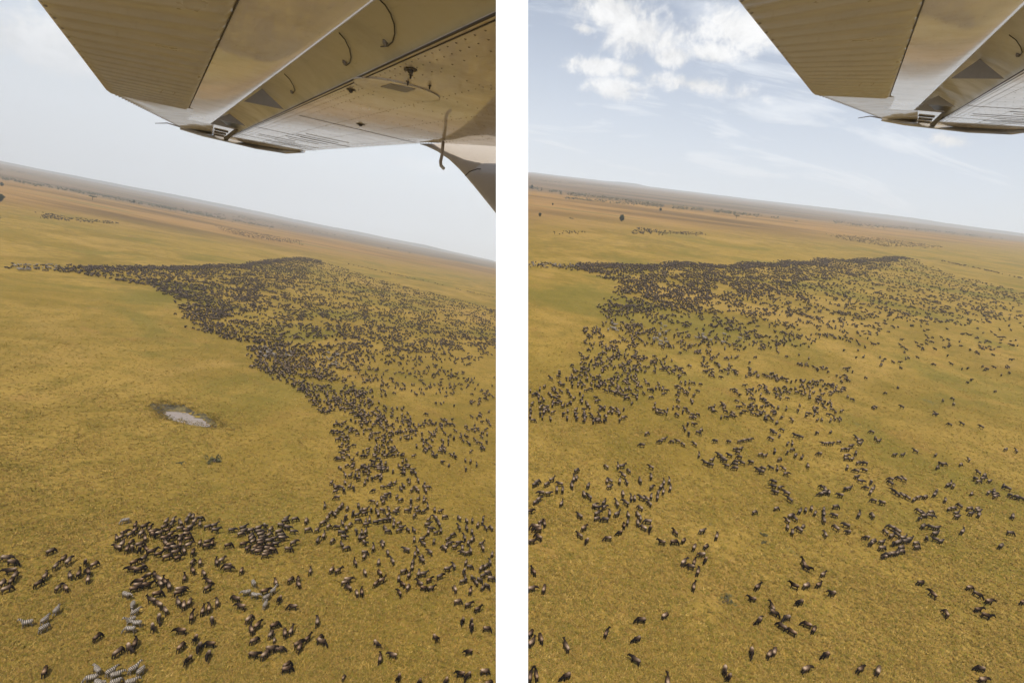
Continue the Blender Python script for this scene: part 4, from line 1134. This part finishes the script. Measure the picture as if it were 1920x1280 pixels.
# ------------------------------------------------------------------ the far herd
def inside(poly, x, y):
    c = False; j = len(poly) - 1
    for i in range(len(poly)):
        xi, yi = poly[i]; xj, yj = poly[j]
        if (yi > y) != (yj > y) and x < (xj - xi) * (y - yi) / (yj - yi) + xi: c = not c
        j = i
    return c
HERD_L = [([(120, 500), (330, 498), (450, 496), (490, 490), (560, 481), (602, 489), (602, 494), (560, 488), (490, 497), (450, 503), (330, 505), (120, 507)], .42, -.3),
 ([(15, 498), (105, 500), (110, 511), (15, 507)], .10, 0),
 ([(105, 502), (130, 503), (330, 500), (450, 498), (490, 492), (560, 483), (604, 492), (560, 522), (500, 545), (430, 585), (440, 640), (372, 605), (330, 562), (260, 538), (180, 522), (105, 512)], .22, .04),
 ([(600, 490), (650, 505), (700, 522), (800, 547), (930, 582), (930, 650), (800, 660), (640, 700), (560, 720), (470, 670), (440, 640), (430, 585), (500, 545), (560, 522), (604, 492)], .105, .16),
 ([(800, 660), (930, 650), (930, 790), (760, 810), (640, 715), (640, 700)], .065, .28),
 ([(440, 635), (520, 640), (620, 700), (700, 755), (780, 835), (720, 850), (640, 830), (600, 775), (560, 728), (475, 692), (465, 668)], .13, .05),
 ([(470, 662), (540, 655), (575, 690), (640, 715), (700, 745), (690, 790), (620, 795), (596, 768), (560, 725), (480, 690)], .19, 0),
 ([(690, 745), (760, 790), (820, 835), (760, 865), (640, 850), (640, 822), (620, 795), (680, 795)], .16, .05),
 ([(760, 790), (930, 780), (930, 890), (850, 885), (800, 850)], .10, .15),
 ([(640, 830), (760, 850), (790, 900), (835, 942), (700, 944), (605, 940), (615, 915), (650, 885), (632, 860)], .19, 0)]
HERD_R = [([(1085, 495), (1300, 495), (1450, 495), (1550, 488), (1690, 481), (1720, 488), (1690, 488), (1550, 496), (1450, 503), (1300, 503), (1085, 503)], .40, -.3),
 ([(990, 493), (1085, 497), (1085, 508), (990, 501)], .12, 0),
 ([(1085, 497), (1300, 497), (1450, 497), (1550, 490), (1690, 484), (1640, 508), (1500, 535), (1350, 562), (1250, 580), (1130, 600), (1125, 580), (1175, 550), (1160, 530), (1110, 515), (1085, 508)], .20, .04),
 ([(1130, 600), (1250, 580), (1350, 562), (1500, 535), (1640, 508), (1690, 484), (1740, 495), (1800, 520), (1920, 548), (1920, 600), (1700, 610), (1500, 650), (1400, 680), (1200, 690), (1090, 650), (1090, 620)], .08, .2),
 ([(1700, 610), (1920, 600), (1920, 660), (1600, 680), (1450, 690), (1500, 650)], .022, .3),
 ([(1090, 617), (1200, 608), (1210, 640), (1190, 680), (1170, 740), (1100, 730), (1065, 690), (1090, 650)], .19, 0),
 ([(1030, 700), (1080, 690), (1190, 735), (1160, 790), (990, 790), (990, 735)], .20, 0),
 ([(1170, 690), (1400, 680), (1600, 690), (1590, 800), (1440, 805), (1300, 812), (1180, 835), (1110, 785), (1170, 740)], .14, .27),
 ([(1600, 680), (1920, 660), (1920, 840), (1640, 812), (1590, 800)], .006, .2)]
FAR_L = [([(78, 401), (100, 402), (150, 410), (206, 415), (204, 419), (140, 416), (78, 411)], .13, 0), ([(402, 424), (450, 432), (560, 451), (556, 458), (470, 446), (410, 432)], .10, 0), ([(0, 404), (20, 408), (18, 412), (0, 410)], .04, 0)]
FAR_R = [([(1196, 429), (1226, 432), (1325, 437), (1322, 441), (1240, 440), (1180, 438)], .12, 0), ([(1566, 440), (1600, 442), (1690, 452), (1762, 461), (1740, 466), (1650, 461), (1570, 448)], .10, 0), ([(1040, 436), (1060, 433), (1100, 435), (1096, 439), (1042, 440)], .05, 0)]
def scatter(pl, polys, seed):
    g = np.random.default_rng(seed); out = []; cell = {}
    for poly, dens, thr in polys:
        loc_ = [pl.at(u, v) for u, v in poly]
        x0, x1 = min(p[0] for p in loc_), max(p[0] for p in loc_); y0, y1 = min(p[1] for p in loc_), max(p[1] for p in loc_)
        n = int((x1 - x0) * (y1 - y0) * dens * 2.2)
        soft = 0.012 * math.hypot((x0 + x1) / 2, (y0 + y1) / 2)
        for x, y in zip(g.uniform(x0 - 5, x1 + 5, n), g.uniform(y0 - 5, y1 + 5, n)):
            wx = x + 1.2 * soft * noise.noise((x / 60.0, y / 60.0, seed + 9.0)) + g.normal() * soft * .25
            wy = y + 1.8 * soft * noise.noise((x / 45.0, y / 90.0, seed + 4.0)) + g.normal() * soft * .35
            if not inside(loc_, wx, wy): continue
            if (x if pl is PL else -x) > -pl.depth(x, y) * .002 - 1: continue
            if g.random() > min(1.0, (300.0 / math.hypot(x, y)) ** 1.6): continue
            cn = noise.noise((x / 11.0, y / 13.0, seed * 1.3)) + .55 * noise.noise((x / 4.5, y / 5.0, seed * 2.1))
            if cn + g.normal() * .12 < (thr - .28): continue
            key = (int(x / 1.1), int(y / 1.1))
            if any(math.hypot(x - q[0], y - q[1]) < .85 for i in (-1, 0, 1) for j in (-1, 0, 1) for q in cell.get((key[0] + i, key[1] + j), ())): continue
            cell.setdefault(key, []).append((x, y))
            flow = 1.6 + 1.5 * noise.noise((x / 40.0, y / 40.0, seed + 5.0)) + g.normal() * .7
            if g.random() < .35: flow += math.pi
            out.append((x, y, flow))
    return out
def herd_mesh(name, pts, lods, g, scale=1.0):
    base = []
    for me in lods:
        v = np.empty(len(me.vertices) * 3, np.float32); me.vertices.foreach_get('co', v); v = v.reshape(-1, 3)
        me.calc_loop_triangles(); f = np.array([t_.vertices[:] for t_ in me.loop_triangles])
        c = np.empty(len(me.vertices) * 4, np.float32); me.color_attributes['tint'].data.foreach_get('color', c); base.append((v, f, c.reshape(-1, 4)[:, :3]))
    V, Fc, C, off = [], [], [], 0
    for (x, y, h) in pts:
        v, f, c = base[g.integers(len(base))]
        s_ = g.uniform(.76, .92) * scale; ca, sa = math.cos(h) * s_, math.sin(h) * s_
        V.append(np.stack([v[:, 0] * ca - v[:, 1] * sa + x, v[:, 0] * sa + v[:, 1] * ca + y, v[:, 2] * s_ - .02], 1))
        Fc.append(f + off); off += len(v); C.append(c * g.uniform(.45, 1.0))
    me = mesh_np(name, np.concatenate(V), np.concatenate(Fc), True); vcol(me, 'tint', np.concatenate(C)); return me
for pl, polys, fars, line, lab, sd_ in ((PL, HERD_L, FAR_L, [(652, 495), (730, 513), (800, 528), (930, 560)], 'left', 11), (PR, HERD_R, FAR_R, [(1765, 490), (1830, 503), (1920, 523)], 'right', 23)):
    pts = scatter(pl, polys, sd_)
    g = np.random.default_rng(sd_)
    midp = [(a['x'], a['y'], a['h']) for a in spare if a['pl'] is pl] + [p for p in pts if math.hypot(p[0], p[1]) < 230]
    farp = [p for p in pts if math.hypot(p[0], p[1]) >= 230]
    o = link('wildebeest_herd', herd_mesh('herd', midp, WB_MID, g), MHERD); o.matrix_world = pl.M
    tag(o, 'spreading dark wildebeest herd across the middle of the %s view' % lab, 'herd', kind='stuff')
    o = link('wildebeest_herd', herd_mesh('herd', farp, WB_FAR, g, 1.12), MHERD); o.matrix_world = pl.M
    tag(o, 'dense far wildebeest herd like a dark band, %s view' % lab, 'herd', kind='stuff')
    fp = scatter(pl, fars, sd_ + 1)
    for k in range(70):
        q = g.random() * (len(line) - 1); i = int(q); a_ = q - i
        x, y = pl.at(line[i][0] * (1 - a_) + line[i + 1][0] * a_, line[i][1] * (1 - a_) + line[i + 1][1] * a_ + g.normal() * .5); fp.append((x, y, g.uniform(0, 6.28)))
    o = link('wildebeest_herd', herd_mesh('herd', fp, WB_FAR, g, 1.3), MHERD); o.matrix_world = pl.M
    tag(o, 'thin strips and file of distant wildebeest on the plain, %s view' % lab, 'herd', kind='stuff')
    print('herd', lab, len(midp), len(farp), len(fp))
# pale zebras mixed into the herd
for pl, box, n, lab in ((PL, (22, 498, 108, 508), 30, 'pale zebra in the far herd\'s tail at the left edge'), (PL, (478, 652, 545, 672), 14, 'pale zebra at the herd\'s left edge, left view'),
                        (PL, (600, 664, 655, 690), 12, 'pale zebra in the middle of the herd, left view'), (PR, (992, 495, 1085, 503), 30, 'pale zebra in the far herd\'s tail beside the white strip'),
                        (PR, (1135, 608, 1162, 626), 9, 'pale zebra at the herd\'s left edge, right view'), (PR, (1222, 606, 1252, 650), 13, 'pale zebra in the herd\'s middle, right view'),
                        (PR, (1300, 628, 1400, 646), 9, 'pale zebra in the thinner herd, right view')):
    spots = sorted((rg.uniform(box[0], box[2]), rg.uniform(box[1], box[3])) for k in range(n))
    for k, (u, v) in enumerate(spots):
        x, y = pl.at(u, v)
        o = link('zebra', ZB_FAR); o.matrix_world = pl.M @ Matrix.Translation((x, y, 0)) @ Matrix.Rotation(rg.uniform(0, 6.28), 4, 'Z') @ Matrix.Scale(0.95, 4)
        tag(o, lab.replace('pale zebra', 'pale zebra, %s from left' % nth(k + 1)), 'zebra', lab.replace('pale zebra', 'zebras'))
